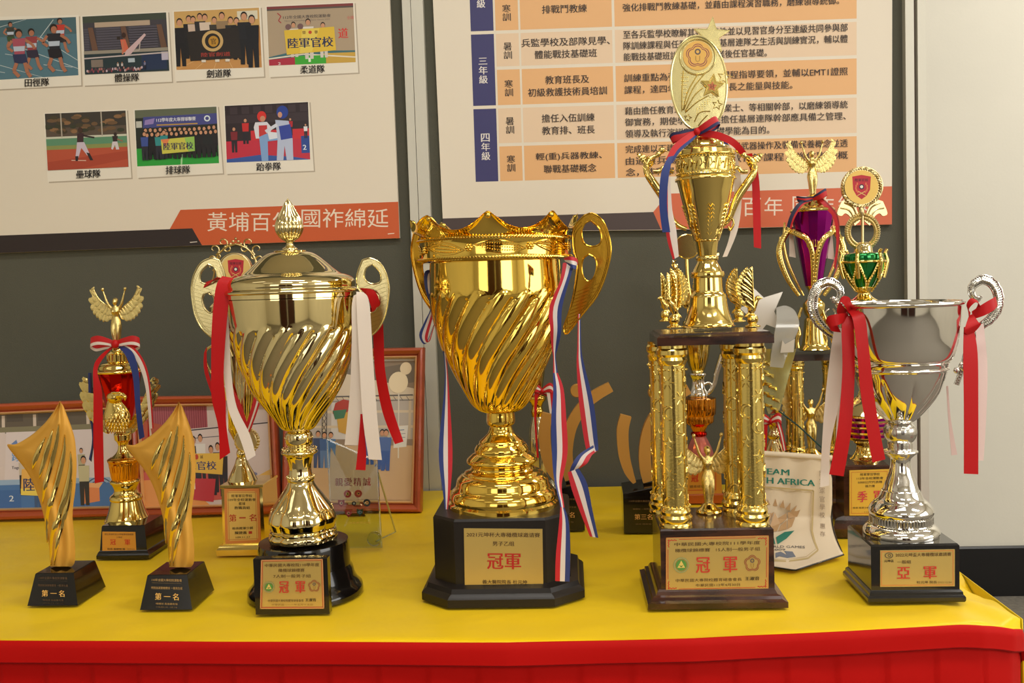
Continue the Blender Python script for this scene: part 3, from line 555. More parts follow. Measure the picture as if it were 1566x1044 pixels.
# ------------------------------------------------------------------ shared ornaments
def feathers(m, inner, outer, n, y0=0, dy=0, wid=1.0, th=.01, k=6):
    """overlapping feather blades running from the inner line to the outer line (x,z)"""
    I = cr(inner, k); O = cr(outer, k)
    def samp(L, t):
        f = t*(len(L)-1); i = min(int(f), len(L)-2); g = f-i; return (L[i][0]*(1-g)+L[i+1][0]*g, L[i][1]*(1-g)+L[i+1][1]*g)
    for q in range(n):
        t = q/(n-1); a = samp(I, t); b = samp(O, t); b2 = samp(O, min(1, t+1/(n-1))); b3 = samp(O, max(0, t-1/(n-1)))
        sp = math.hypot(b2[0]-b3[0], b2[1]-b3[1])/2*wid*1.25+1e-5
        dx, dz = b[0]-a[0], b[1]-a[1]; l = math.hypot(dx, dz)+1e-9; ux, uz = dx/l, dz/l; nx, nz = -uz, ux; rs = []
        yy = y0+dy*t+(.25*th if q % 2 else -.25*th)
        for f, w_ in ((0, .35), (.3, .75), (.7, .95), (.88, .8), (.97, .42), (1.0, .06)):
            cx, cz = a[0]+dx*f, a[1]+dz*f; h = w_*sp/2*(.5+.5*f) if f < .7 else w_*sp/2
            rs.append([(cx+nx*h, yy, cz+nz*h), (cx, yy-th, cz), (cx-nx*h, yy, cz-nz*h), (cx, yy+th*.8, cz)])
        m.rings(rs)
    return m
def solidify(m, vox, name, mt, sm=2, smooth=70):
    """fuse overlapping shells into one continuous cast body"""
    o = m.build('tmp', mt, None, 0); md = o.modifiers.new('r', 'REMESH'); md.mode = 'VOXEL'; md.voxel_size = vox
    s2 = o.modifiers.new('s', 'SMOOTH'); s2.iterations = sm; s2.factor = .5
    dg = bpy.context.evaluated_depsgraph_get(); me = bpy.data.meshes.new_from_object(o.evaluated_get(dg)); bpy.data.objects.remove(o)
    me.name = name; me.polygons.foreach_set('use_smooth', [True]*len(me.polygons)); return me
def place(name, me, parent, loc=(0, 0, 0), s=1, rz=0, mt=None, flip=False):
    o = bpy.data.objects.new(name, me); COL.objects.link(o); o.parent = parent; o.location = loc
    o.scale = (-s if flip else s, s, s) if not isinstance(s, tuple) else s; o.rotation_euler = (0, 0, rz)
    return o
def ellr(c, rx, ry, z, n=16): return [(c[0]+rx*math.cos(TAU*j/n), c[1]+ry*math.sin(TAU*j/n), z) for j in range(n)]
def victory_body():
    m = MB(); st = cr([(0, 0, .075, .06, 0), (0, .0, .07, .06, .04), (0, .0, .085, .065, .16), (0, 0, .1, .07, .3), (0, .0, .118, .08, .42), (0, 0, .1, .07, .52), (0, 0, .062, .05, .61), (0, -.012, .08, .062, .69), (0, -.015, .092, .065, .75), (0, 0, .085, .05, .8), (0, 0, .035, .03, .84), (0, 0, .03, .03, .87)], 3)
    m.rings([ellr((a, b), rx, ry, z) for a, b, rx, ry, z in st]); m.sphere((0, -.006, .925), .052, 14, (1, 1.1, 1.35)); m.sphere((0, .02, .94), .062, 12, (1, 1, 1.2))
    m.tube([(0, -.055, .93), (0, -.072, .915)], [.008, .01], 6); m.sphere((-.037, -.06, .72), .034, 10); m.sphere((.037, -.06, .72), .034, 10)
    for s in (-1, 1):
        m.tube(cr([(s*.07, 0, .785), (s*.13, -.01, .86), (s*.17, -.02, .95), (s*.2, -.02, 1.06), (s*.235, -.02, 1.17)], 3), [.034, .034, .032, .03, .03, .028, .026, .026, .024, .022, .02, .018, .017], 8); m.sphere((s*.238, -.02, 1.2), .036, 10)
        m.tube(cr([(s*.045, -.03, .45), (s*.05, -.06, .3), (s*.035, -.055, .12), (s*.035, -.05, .01)], 3), [.06, .058, .055, .05, .045, .04, .036, .034, .034, .034], 8)
    return solidify(m, .013, 'body', FGOLD)
VB = victory_body()
def wing_mesh(inner, outer, n, th, mt, name='wing', dy=0, layers=1):
    m = feathers(MB(), inner, outer, n, 0, dy, 1.15, th)
    pi, po = cr(inner, 4), cr([(a[0]+(b[0]-a[0])*.86, a[1]+(b[1]-a[1])*.86) for a, b in zip(inner, outer)], 4)
    m.rings([[(a[0], dy*i/len(pi)-th*.3, a[1]), (a[0], dy*i/len(pi)+th*.5, a[1]), (b[0], dy*i/len(pi)+th*.5, b[1]), (b[0], dy*i/len(pi)-th*.3, b[1])] for i, (a, b) in enumerate(zip(pi, po))])
    if layers > 1:
        mid = [(a[0]*.45+b[0]*.55, a[1]*.45+b[1]*.55) for a, b in zip(inner, outer)]; feathers(m, inner, mid, max(4, n-1), -th*1.1, dy, 1.2, th)
    m.tube([(x, dy*i/(len(cr(inner, 4))-1), z) for i, (x, z) in enumerate(cr(inner, 4))], th*1.5, 6)
    o = m.build(name, mt, None, 30); me = o.data; bpy.data.objects.remove(o); return me
VW = wing_mesh([(.05, .72), (.14, .8), (.26, .9), (.38, 1.02), (.47, 1.2)], [(.1, .58), (.26, .5), (.43, .6), (.54, .82), (.5, 1.24)], 11, .008, FGOLD, dy=.04, layers=2)
def victory(parent, loc, s, rz=0, mt=None):
    o = place('winged_figure', VB, parent, loc, s, rz)
    for f in (False, True): place('wing', VW, o, (0, .04, 0), 1, 0, flip=f)
    if mt:
        for q in [o]+list(o.children): q.data.materials[0] = mt
    return o
# small eagle on a ball
def eagle_parts():
    m = MB(); m.rings([ellr((0, 0), r, r, z) for r, z in ((.2, 0), (.2, .04), (.13, .06), (.09, .09))]); m.sphere((0, 0, .2), .15, 16)
    st = [(.02, .05, .05, .33, -.02), (.02, .1, .09, .42, 0), (.0, .12, .1, .52, .0), (-.06, .09, .08, .62, 0), (-.12, .055, .05, .7, 0)]
    m.rings([ellr((a, e), rx, ry, z) for a, rx, ry, z, e in st]); m.sphere((-.14, 0, .74), .07, 12, (1.1, .9, .95)); m.tube([(-.19, 0, .745), (-.25, 0, .73), (-.27, 0, .69)], [.03, .02, .006], 8)
    m.prism([[(.02, .45), (.16, .34), (.22, .24), (.1, .28)]], -.05, .05)
    me = solidify(m, .018, 'eagle', MGOLD, 1)
    wm = wing_mesh([(.0, .42), (.03, .66), (.05, .92), (.06, 1.2), (.07, 1.46)], [(.2, .62), (.36, .9), (.36, 1.16), (.22, 1.42), (.08, 1.55)], 13, .009, MGOLD, dy=.05, layers=2)
    return me, wm
EB, EW = eagle_parts()
def eagle(parent, loc, s, rz=0):
    o = place('eagle_on_ball', EB, parent, loc, s, rz); place('wing', EW, o, (.03, -.07, 0), 1, 0, False); w2 = place('wing', EW, o, (-.08, .07, 0), 1, 0, True); w2.rotation_euler = (0, 0, .25); return o
def bowknot(t, name, cx, cy, s, cols, dy, tilt=0):
    """two flattened loops and a knot around pixel (cx,cy), s px half span"""
    for sd in (-1, 1):
        u = s*sd; a = tilt*sd
        rows = [(cx, cy-4, cx, cy+5, dy, dy), (cx+.3*u, cy-9+a, cx+.3*u, cy+2+a, dy-.004, dy-.004), (cx+.7*u, cy-13+a*2, cx+.72*u, cy+1+a*2, dy-.006, dy-.006), (cx+.98*u, cy-9+a*2, cx+u, cy+5+a*2, dy-.001, dy-.001), (cx+.8*u, cy-2+a*2, cx+.78*u, cy+11+a*2, dy+.006, dy+.006), (cx+.4*u, cy-2+a, cx+.4*u, cy+8+a, dy+.005, dy+.005), (cx, cy-3, cx, cy+5, dy+.002, dy+.002)]
        t.ribbon(name, rows, cols)
    m = MB(); c = t.pt(cx, cy, dy-.004); m.sphere(c, s*t.k*.16, 10, (1, .8, 1.1)); m.build('ribbon_knot', RED, t.o, 60)
def fpl(t, quad, dyf, W=100, H=100, rz=0, tilt=0, base=0, step=2e-5):
    n = Vector((math.sin(rz)*math.cos(tilt), -math.cos(rz)*math.cos(tilt), math.sin(tilt))); p0 = t.loc+Vector((-math.sin(rz)*dyf, math.cos(rz)*dyf, 0)); return Sheet(quad, W, H, p0+n*.0004, n, base=base, step=step)
def plate(t, name, quad, dyf, mt, th=.001, rz=0, tilt=0, parent=None):
    s = fpl(t, quad, dyf, 1, 1, rz, tilt); s.L = 0; a = [s.pt(*p) for p in ((0, 0), (1, 0), (1, 1), (0, 1))]
    L = t.loc; m = MB(); m.rings([[p+s.n*th-L for p in a], [p-s.n*.0005-L for p in a]]); return m.build(name, mt, parent or t.o, 0)
RT_ = (196, 50, 36); DK = (84, 58, 28)
def flower(s, x, y, r, asp=1, c=(150, 66, 50)):
    f = lambda a: .74+.28*abs(math.cos(2.5*(a+PI/2)))**.55
    s.ring(x, y, r*.93, r, c, 50, f, asp); s.ring(x, y, r*.76, r*.84, c, 50, f, asp); s.ring(x, y-r*.33, r*.14, r*.26, (96, 84, 80), 16, asp=asp); s.text('U', x, y+r*.28, r*.4*asp, r*.5, (170, 130, 60), 0)
def badge(s, x, y, r, asp=1):
    s.ring(x, y, r*.82, r, (150, 152, 96), 28, asp=asp); s.ell(x, y, r*.7*asp, r*.7, (84, 140, 60)); s.poly([(x-r*.5*asp, y+r*.35), (x, y-r*.6), (x+r*.5*asp, y+r*.35)], (216, 190, 100)); s.poly([(x-r*.3*asp, y-r*.02), (x, y+r*.3), (x+r*.3*asp, y-r*.02), (x, y+r*.1)], (84, 120, 50))
# ------------------------------------------------------------------ large lidded cup (left front)
def smst(a, b, x): t = max(0, min(1, (x-a)/(b-a))); return t*t*(3-2*t)
def gadroon(y0, y1, n, tw, amp, scal=8):
    def f(phi, q):
        y = q[2]; ph = phi+tw*(y-y0); e = abs(math.sin(n*phi/2)); ys = y0-scal*e
        a = smst(ys, ys+9, y)*(1-smst(y1-10, y1, y)); r = abs(math.cos(n*ph/2))
        return 1+a*amp*(abs(math.sin(n*ph/2))**.6-.75)
    return f
def handle_profile(t, outer, holes, th, cx, sgn, shear=0, k=3, dy0=0, fac=1):
    def mp(P): return [(cx+(x-cx)*sgn*fac, y) for x, y in cr(P+[P[0]], k)[:-1]]
    polys = [t.xz(mp(p)) for p in [outer]+holes]; ox = t.pt(cx, outer[0][1]).x
    return polys, (lambda x, z: -(x-ox)*shear+dy0)
def lattice_handle(t, name, mt, outer, holes, th, cx, sgn, shear=0, cross=True, fac=1, dy0=0, y_top=432, rim=1.3, ribs=True):
    polys, yf = handle_profile(t, outer, holes, th, cx, sgn, shear, 3, dy0, fac); m = MB().prism(polys, -th/2, th/2, yf)
    for p in polys: m.tube([(x, yf(x, z)-th/2, z) for x, z in p], t.k*rim, 6, closed=True)
    o = m.build(name, mt, t.o, 30)
    if ribs:
        m = MB(); P = polys[0]; H = polys[1:]
        def inside(x, z, Q):
            c = False
            for i in range(len(Q)):
                (x1, z1), (x2, z2) = Q[i-1], Q[i]
                if (z1 > z) != (z2 > z) and x < (x2-x1)*(z-z1)/(z2-z1+1e-12)+x1: c = not c
            return c
        ok = lambda x, z: inside(x, z, P) and not any(inside(x, z, h) for h in H)
        zt = t.z(y_top); zb_ = min(z for _, z in P); xs = [x for x, _ in P]
        for g in range(1, 15):   # cross ribs
            zc = zt+(zb_-zt)*g/15; row = [(x, zc+abs(x-min(xs))*0.0+.35*(x-sum(xs)/len(xs))*sgn*1.0) for x in [min(xs)+(max(xs)-min(xs))*u/40 for u in range(41)]]; cur = []
            for p in row+[(9, 9)]:
                if ok(*p): cur.append(p)
                else:
                    if len(cur) > 1: m.tube([(x, yf(x, z)-th/2, z) for x, z in cur], t.k*.55, 5)
                    cur = []
        for sc_ in (.93, .86):
            hx = sum(x for x, _ in H[-1])/len(H[-1]) if H else sum(xs)/len(xs); hz = sum(z for _, z in H[-1])/len(H[-1]) if H else 0; cur = []
            for p in [(hx+(x-hx)*sc_, hz+(z-hz)*sc_) for x, z in P]+[(9, 9)]:
                if ok(*p): cur.append(p)
                else:
                    if len(cur) > 1: m.tube([(x, yf(x, z)-th/2, z) for x, z in cur], t.k*.55, 5)
                    cur = []
        if m.v: m.build('handle_ribbing', mt, o, 60)
    return o
t = T('lidded_trophy_cup', 'large pale gold lidded cup with fluted flame finial, white and red ribbons, round black base', 'trophy', 468, 905)
K = t.k
MB().lathe([(87*K, 0), (87*K, .004), (86*K, .008), (80*K, .013), (75*K, .021), (72.5*K, .03), (69.5*K, .034), (69*K, .036), (68.5*K, t.z(828)-.003), (67*K, t.z(826)), (0, t.z(826))], 64).build('round_base', BLACK, t.o)
sl = [(98*K/2*1.05, .006, 0), (98*K/2*1.05, .006, .068)]
yb = -.076
MB().stack([(53.5*K, .006, 0), (53.5*K, .006, .0655), (52.5*K, .005, .0665)], (t.pt(447.5, 890, yb).x, yb)).build('plaque_stand', BLACK, t.o, 20)
EQ = [(399.5, 856), (493.5, 854.5), (496, 930), (398, 930.5)]
plate(t, 'plaque', EQ, yb-.0062, PLATE, rz=-.0)
s = fpl(t, EQ, yb-.0078, 100, 80); s.border(0, 0, 100, 80, 1, (222, 150, 100)); s.border(1.8, 1.8, 98, 78.2, .7, RT_)
s.text('中華民國大專校院110學年度', 50, 9, 88, 5.5, DK, .01); s.text('橄欖球錦標賽', 49, 17.5, 42, 5.5, DK, .01); s.text('7人制一般男子組', 50, 27, 60, 5.5, DK, 0)
badge(s, 13, 44.5, 9, 1); flower(s, 85, 43.5, 9.5); s.text('冠', 37, 45, 15, 19, RT_, .02); s.text('軍', 63, 45, 15, 19, RT_, .02)
s.text('中華民國大專校院體育總會會長', 40, 67, 56, 4.3, DK, .0); s.text('王淑音', 79, 66, 17, 5, (50, 34, 18), .03); s.text('中華民國一一一年五月十五日', 50, 73.5, 64, 3, (150, 110, 50), 0); s.build('plaque_lettering', t.o)
# foot with eight lobes
lob = lambda phi, q: 1+(.075*(abs(math.cos(4*(phi+.1)))-.6)*smst(735, 775, q[2]))
t.lathe('lobed_foot', LGOLD, [(0, 822), (51, 822), (51, 822), (52, 816), (49, 811), (49, 811), (50, 808), (47, 806), (47, 806), (49, 800), (51, 792), (47, 778), (38, 765), (29, 752), (22, 742), (19, 735), (18.5, 733)], 4, 128, lob)
t.lathe('stem', LGOLD, [(18, 736), (20, 734), (20, 729), (18, 727), (18, 727), (16.5, 722), (16, 712), (19, 700), (23, 694), (23, 694), (27, 692), (27, 689), (23, 686), (23, 686), (20, 684), (20, 684), (17, 682), (20, 677), (21, 670), (20, 662), (15, 657), (13, 652)], 3, 48, lambda p, q: 1+(.05*abs(math.cos(6*p)) if 698 < q[2] < 725 else 0))
for yy, n_, rr, br in ((731, 20, 20, 2.2), (671, 24, 21, 1.1), (688, 26, 25.5, 1.2), (777, 40, 46, 1.4)):
    m = MB()
    for i in range(n_):
        a = TAU*i/n_; f = lob(a, (0, 0, yy)) if yy > 750 else 1; m.sphere((rr*K*f*math.sin(a), -rr*K*f*math.cos(a), t.z(yy-(3 if yy < 780 else 0)+(4*abs(math.cos(4*(a+.1))) if yy > 750 else 0))), br*K, 7)
    m.build('beading', LGOLD, t.o, 60)
t.lathe('bowl', LGOLD, [(14, 657), (24, 655), (36, 638), (48, 622), (58, 608), (67, 592), (76, 571), (84, 548), (91, 518), (94, 496), (95.5, 478), (96.5, 460), (96.5, 456), (96.5, 456), (93, 456)], 8, 240, gadroon(502, 657, 20, .0075, .075), smooth=60)
t.lathe('lid', LGOLD, [(95, 456), (97.5, 455), (97.5, 455), (97.5, 449), (97.5, 449), (100, 448), (100.5, 445), (98, 442), (98, 442), (95, 441), (95.5, 436), (94, 430), (89, 425), (80, 421), (80, 421), (73, 419), (66, 414), (58, 407), (48, 398), (40, 391.5), (32, 387), (23, 385), (23, 385), (22, 383), (0, 383)], 5, 96)
t.lathe('finial', LGOLD, [(11, 384), (11, 380), (7, 377), (5, 373), (6, 370), (10, 367), (10, 367), (15, 362), (19.5, 353), (20, 345), (17, 334), (11, 322), (5.5, 311), (0, 303)], 5, 144, lambda p, q: 1+(.09*(abs(math.cos(9*p+.0*q[2]))-.5) if q[2] < 366 else 0), 60)
HO = [(556, 398), (568, 395), (583, 402), (592, 417), (596, 431), (597, 448), (592, 480), (581, 502), (566, 516), (560, 524), (556, 500), (556, 470), (554, 450), (549, 438), (548, 420)]
HH = [[(572, 404), (583, 416), (584, 430), (574, 434), (565, 432), (559, 424), (562, 410)], [(569, 446), (579, 450), (581, 460), (577, 472), (569, 478), (564, 472), (563, 456)]]
HG = mat('pale_cast_handle_gold', (212, 196, 142), .24, 1, .2, 250, bdist=.0005)
for sg in (1, -1): lattice_handle(t, 'openwork_handle', HG, HO, HH, .005, 447, sg, 0.05*sg)
for sg in (1, -1):
    m = MB(); m.tube([t.pt(447+sg*x, y) for x, y in cr([(93, 470), (104, 462), (113, 452), (110, 470), (100, 520), (92, 545)], 4)], 3*K, 8, fy=.7); m.build('handle_bracket', LGOLD, t.o, 60)
# ribbons
rb_ = t.ribbon
rb_('white_ribbon', [(541, 452, 553, 446, -.030), (538, 470, 562, 462, -.036), (538, 520, 566, 520, -.040), (535, 600, 559, 600, -.036), (527, 680, 556, 681, -.03)], mt=WHITE)
rb_('white_ribbon', [(545, 446, 556, 447, -.034), (546, 480, 565, 465, -.044), (550, 560, 571, 556, -.046), (555, 640, 577, 640, -.044), (564, 702, 584, 703, -.04)], mt=WHITE)
rb_('red_ribbon', [(553, 560, 556, 560, -.03), (551, 640, 556, 640, -.034), (547, 690, 560, 690, -.034), (544, 718, 559, 719, -.034)], mt=RED)
rb_('red_ribbon', [(570, 480, 585, 478, .012), (571, 520, 587, 520, .012), (574, 570, 589, 566, .01), (585, 630, 600, 622, .008), (604, 679, 617, 675, .004)], mt=RED)
rb_('red_ribbon', [(556, 447, 548, 440, -.006), (563, 456, 572, 444, -.014), (569, 478, 581, 466, -.008), (560, 482, 565, 470, .004), (556, 470, 560, 460, .006)], mt=RED)
rb_('red_ribbon', [(340, 422, 357, 425, -.036), (330, 440, 352, 444, -.044), (324, 500, 346, 502, -.05), (323, 570, 342, 570, -.05), (324, 610, 345, 612, -.048), (334, 655, 346, 650, -.044), (336, 703, 352, 692, -.04)], mt=RED)
rb_('white_ribbon', [(345, 470, 348, 455, -.03), (336, 520, 350, 500, -.04), (343, 575, 354, 572, -.042), (349, 625, 362, 622, -.044), (367, 670, 382, 664, -.044), (378, 704, 391, 696, -.044)], mt=WHITE)
rb_('white_ribbon', [(336, 614, 348, 612, -.04), (336, 650, 349, 654, -.042), (337, 696, 348, 676, -.04)], mt=WHITE)
rb_('red_ribbon', [(300, 447, 303, 438, -.004), (318, 436, 324, 428, -.012), (332, 424, 342, 428, -.03), (350, 430, 352, 424, -.03)], mt=RED)
rb_('red_ribbon', [(349, 440, 352, 452, -.02), (338, 520, 346, 530, -.03), (347, 600, 343, 560, -.03)], mt=RED)
# ------------------------------------------------------------------ big open cup (centre)
t = T('open_trophy_cup', 'largest deep gold open cup with a scalloped crown rim, striped ribbons and black octagonal base', 'trophy', 774, 892)
K = t.k; mh = t.zf = lambda y, d: t.z(y, 0, d)
zt = t.z(793, 0, -99.5*K*.92); zm = t.z(899, 0, -99.5*K*.92)
MB().stack([(119*K, 119*K*.92, 0), (119*K, 119*K*.92, zm*.5), (117*K, 117*K*.92, zm*.62), (112*K, 112*K*.92, zm*.8), (110*K, 110*K*.92, zm*1.1), (104*K, 104*K*.92, zm*1.22), (100*K, 100*K*.92, zm*1.3)], cut=.36).build('base_moulding', BLACKM, t.o, 20)
MB().stack([(99.5*K, 99.5*K*.92, zm*1.2), (99.5*K, 99.5*K*.92, zt-.003), (97.5*K, 97.5*K*.92, zt)], cut=.34).build('octagonal_base', BLACKM, t.o, 20)
MQ = [(709.5, 807.5), (829.5, 808.5), (831, 898), (711, 897)]; fd = -99.5*K*.92
plate(t, 'plaque', MQ, fd, PLATE)
s = fpl(t, MQ, fd-.0012, 120, 89.5); s.text('2021元坤杯大專橄欖球邀请賽', 60, 9.5, 112, 7, DK, .02); s.text('男子乙组', 60, 23, 33, 7, DK, .02); s.text('冠', 47, 50, 24, 24, (176, 30, 24), .022); s.text('軍', 74, 50, 24, 24, (176, 30, 24), .022); s.text('義大醫院院長 杜元坤', 61, 81.5, 68, 6, DK, .02); s.build('plaque_lettering', t.o)
t.lathe('stepped_foot', GOLD, [(0, 781), (82, 781), (83, 780), (83, 780), (84, 775), (83.5, 765), (83.5, 765), (80, 762), (80, 762), (80.5, 756), (78, 748), (73, 743), (73, 743), (71, 739), (69, 730), (62, 723), (62, 723), (58, 722), (57, 719), (50, 716), (50, 716), (47, 712), (48, 708), (48, 708), (53, 705), (53.5, 701), (50, 697), (44, 692), (44, 692), (41, 690), (41, 685), (37, 678), (37, 678), (34, 677), (33, 673), (27, 668), (20, 661), (17, 653), (17, 649), (17, 649)], 4, 96)
t.lathe('stem_collar', GOLD, [(17, 650), (20, 647), (20.5, 640), (20, 632), (20, 629), (20, 629), (22, 627)], 3, 24, lambda p, q: 1+.06*abs(math.cos(4*p)))
t.lathe('bowl', GOLD, [(15, 631), (30, 627.5), (41, 618), (52, 600), (63, 578), (74, 554), (83, 532), (90, 508), (95, 485), (98, 465), (99.5, 450), (99.5, 435), (99, 420), (98, 399), (98, 399), (94, 399)], 8, 240, gadroon(452, 629, 18, .0075, .08, 12), smooth=60)
t.lathe('rim_band', GOLD, [(94, 401), (106, 400), (113, 398), (113, 398), (113.5, 395), (113.5, 395), (112, 392), (112, 371), (112, 371), (113.5, 368), (113.5, 368), (112, 365), (100, 365)], 2, 96)
# crown with eight scallops
m = MB(); n = 240; rs = []
zc = t.z(367); pk = t.z(331)-zc; tr = t.z(357)-zc
for u in [0, .25, .5, .75, .93, 1, 1.02, 1.0, .93, .8, .4, 0]:
    ring = []; i = len(rs)
    for j in range(n):
        a = TAU*j/n; c_ = max(0, 1.1-math.sqrt(math.sin(4*(a-.01))**2+.01))**1.15; h = tr+(pk-tr)*c_; r = (110+(10*u**2)+(2.2 if i in (5, 6, 7) else 0)-(3 if i > 8 else 0)+(2 if i == 4 else 0)+3*c_*u)*K
        ring.append((r*math.sin(a), -r*math.cos(a), zc+h*min(u, 1)))
    rs.append(ring)
m.rings(rs, cap0=False, cap1=False); m.build('scalloped_crown', GOLD, t.o, 70)
for q in range(8):
    a = .01+q*TAU/8; MB().sphere((121.5*K*math.sin(a), -121.5*K*math.cos(a), t.z(337)), 4.2*K, 12).build('crown_knob', GOLD, t.o, 60)
MB().lathe([(97*K, t.z(367)), (95*K, t.z(420)), (80*K, t.z(520)), (40*K, t.z(600)), (0, t.z(612))], 64).build('bowl_lining', GOLD, t.o)
for yy in (367, 395.5):
    m = MB(); N_ = 150
    for i in range(N_):
        a = TAU*i/N_; b_ = a+TAU/N_*1.2; r = 114.5*K; z = t.z(yy); m.tube([(r*math.sin(a), -r*math.cos(a), z-1.6*K), (r*1.012*math.sin((a+b_)/2), -r*1.012*math.cos((a+b_)/2), z), (r*math.sin(b_), -r*math.cos(b_), z+1.6*K)], 1.1*K, 5)
    tagit(m.build('rope_moulding', GOLD, t.o, 60))
m = MB()
for i in range(16):      # rosettes and pebbled leaves round the band
    a0 = TAU*(i+.35)/16
    if i % 2:
        for q in range(6):
            a = a0+.035*math.cos(q*TAU/6); m.sphere((113.5*K*math.sin(a), -113.5*K*math.cos(a), t.z(381)+3.6*K*math.sin(q*TAU/6)), 2*K, 7)
        m.sphere((114*K*math.sin(a0), -114*K*math.cos(a0), t.z(381)), 2.4*K, 8)
    else:
        for u in range(-9, 10):
            hh = 7.5*(1-(u/10)**2); a = a0+u*.031
            for v in (-.6, 0, .6):
                if hh > 3 or v == 0: m.sphere((112.6*K*math.sin(a), -112.6*K*math.cos(a), t.z(381+u*.35)+v*hh*K), 1.15*K, 5)
        for sgn in (-1, 1): m.tube([((112.8)*K*math.sin(a0+u*.033), -(112.8)*K*math.cos(a0+u*.033), t.z(381+u*.35)+sgn*8.5*K*(1-(u/10)**2)) for u in range(-10, 11)], .8*K, 5)
m.build('band_relief', GOLD, t.o, 60)
MO = [(893, 332), (905, 329), (920, 340), (929, 362), (932, 388), (925, 420), (912, 452), (890, 480), (868, 508), (862, 500), (872, 470), (879, 436), (882, 405), (876, 378), (877, 350)]
MH = [[(903, 340), (915, 352), (918, 367), (914, 376), (901, 378), (892, 372), (889, 357), (894, 344)], [(900, 390), (909, 396), (911, 409), (907, 424), (899, 430), (892, 424), (889, 410), (892, 396)]]
DG2 = mat('handle_gold', (214, 164, 56), .16, 1, .2, 200, bdist=.0005)
lattice_handle(t, 'openwork_handle', DG2, MO, MH, .008, 766, 1, .28, y_top=440)
lattice_handle(t, 'openwork_handle', DG2, MO, MH, .008, 766, -1, .28, y_top=440, fac=.86)
TRI = [(40, 56, 120)]*3+[(222, 210, 204)]*3+[(196, 30, 44)]*3; TRR = TRI[::-1]
rb_ = t.ribbon
rb_('striped_ribbon', [(861, 402, 880, 400, -.085), (856, 430, 874, 418, -.09), (840, 470, 860, 468, -.088), (841, 500, 858, 508, -.086), (843, 527, 853, 532, -.08), (846, 545, 850, 545, -.078), (846, 570, 853, 570, -.078)], TRR)
rb_('striped_ribbon', [(846, 570, 853, 570, -.078), (846, 600, 862, 595, -.08), (843, 640, 866, 640, -.082), (844, 690, 868, 692, -.082), (847, 730, 859, 740, -.084), (855, 765, 862, 768, -.09), (857, 775, 863, 776, -.092)], TRI)
rb_('striped_ribbon', [(857, 775, 863, 776, -.092), (855, 800, 870, 800, -.093), (850, 850, 872, 850, -.092), (849, 888, 871, 889, -.09)], TRR)
rb_('striped_ribbon', [(862, 395, 866, 402, -.088), (872, 392, 876, 410, -.096), (882, 395, 881, 412, -.09), (884, 402, 878, 415, -.08)], TRR)
rb_('striped_ribbon', [(884, 480, 888, 480, -.03), (883, 530, 889, 530, -.03), (882, 560, 893, 556, -.03), (886, 620, 908, 618, -.03), (896, 685, 914, 672, -.03), (904, 694, 915, 688, -.032)], TRR)
rb_('striped_ribbon', [(908, 680, 913, 690, -.03), (885, 695, 905, 696, -.036), (874, 712, 898, 708, -.04), (870, 725, 886, 716, -.036)], TRI)
rb_('striped_ribbon', [(868, 722, 885, 716, -.038), (875, 750, 898, 740, -.04), (890, 790, 906, 780, -.04), (902, 820, 915, 822, -.038)], TRR)
rb_('striped_ribbon', [(668, 413, 660, 412, .01), (650, 415, 664, 428, .002), (650, 440, 663, 440, -.002), (658, 470, 664, 466, 0), (650, 490, 663, 480, 0), (641, 512, 654, 516, .002), (650, 526, 658, 520, .004), (662, 500, 666, 490, .006)], TRI)
rb_('striped_ribbon', [(664, 470, 667, 470, -.01), (674, 520, 680, 520, -.012), (680, 560, 684, 560, -.012), (679, 600, 687, 600, -.014), (671, 690, 692, 690, -.016), (677, 750, 689, 748, -.02), (681, 782, 684, 783, -.022)], TRI)
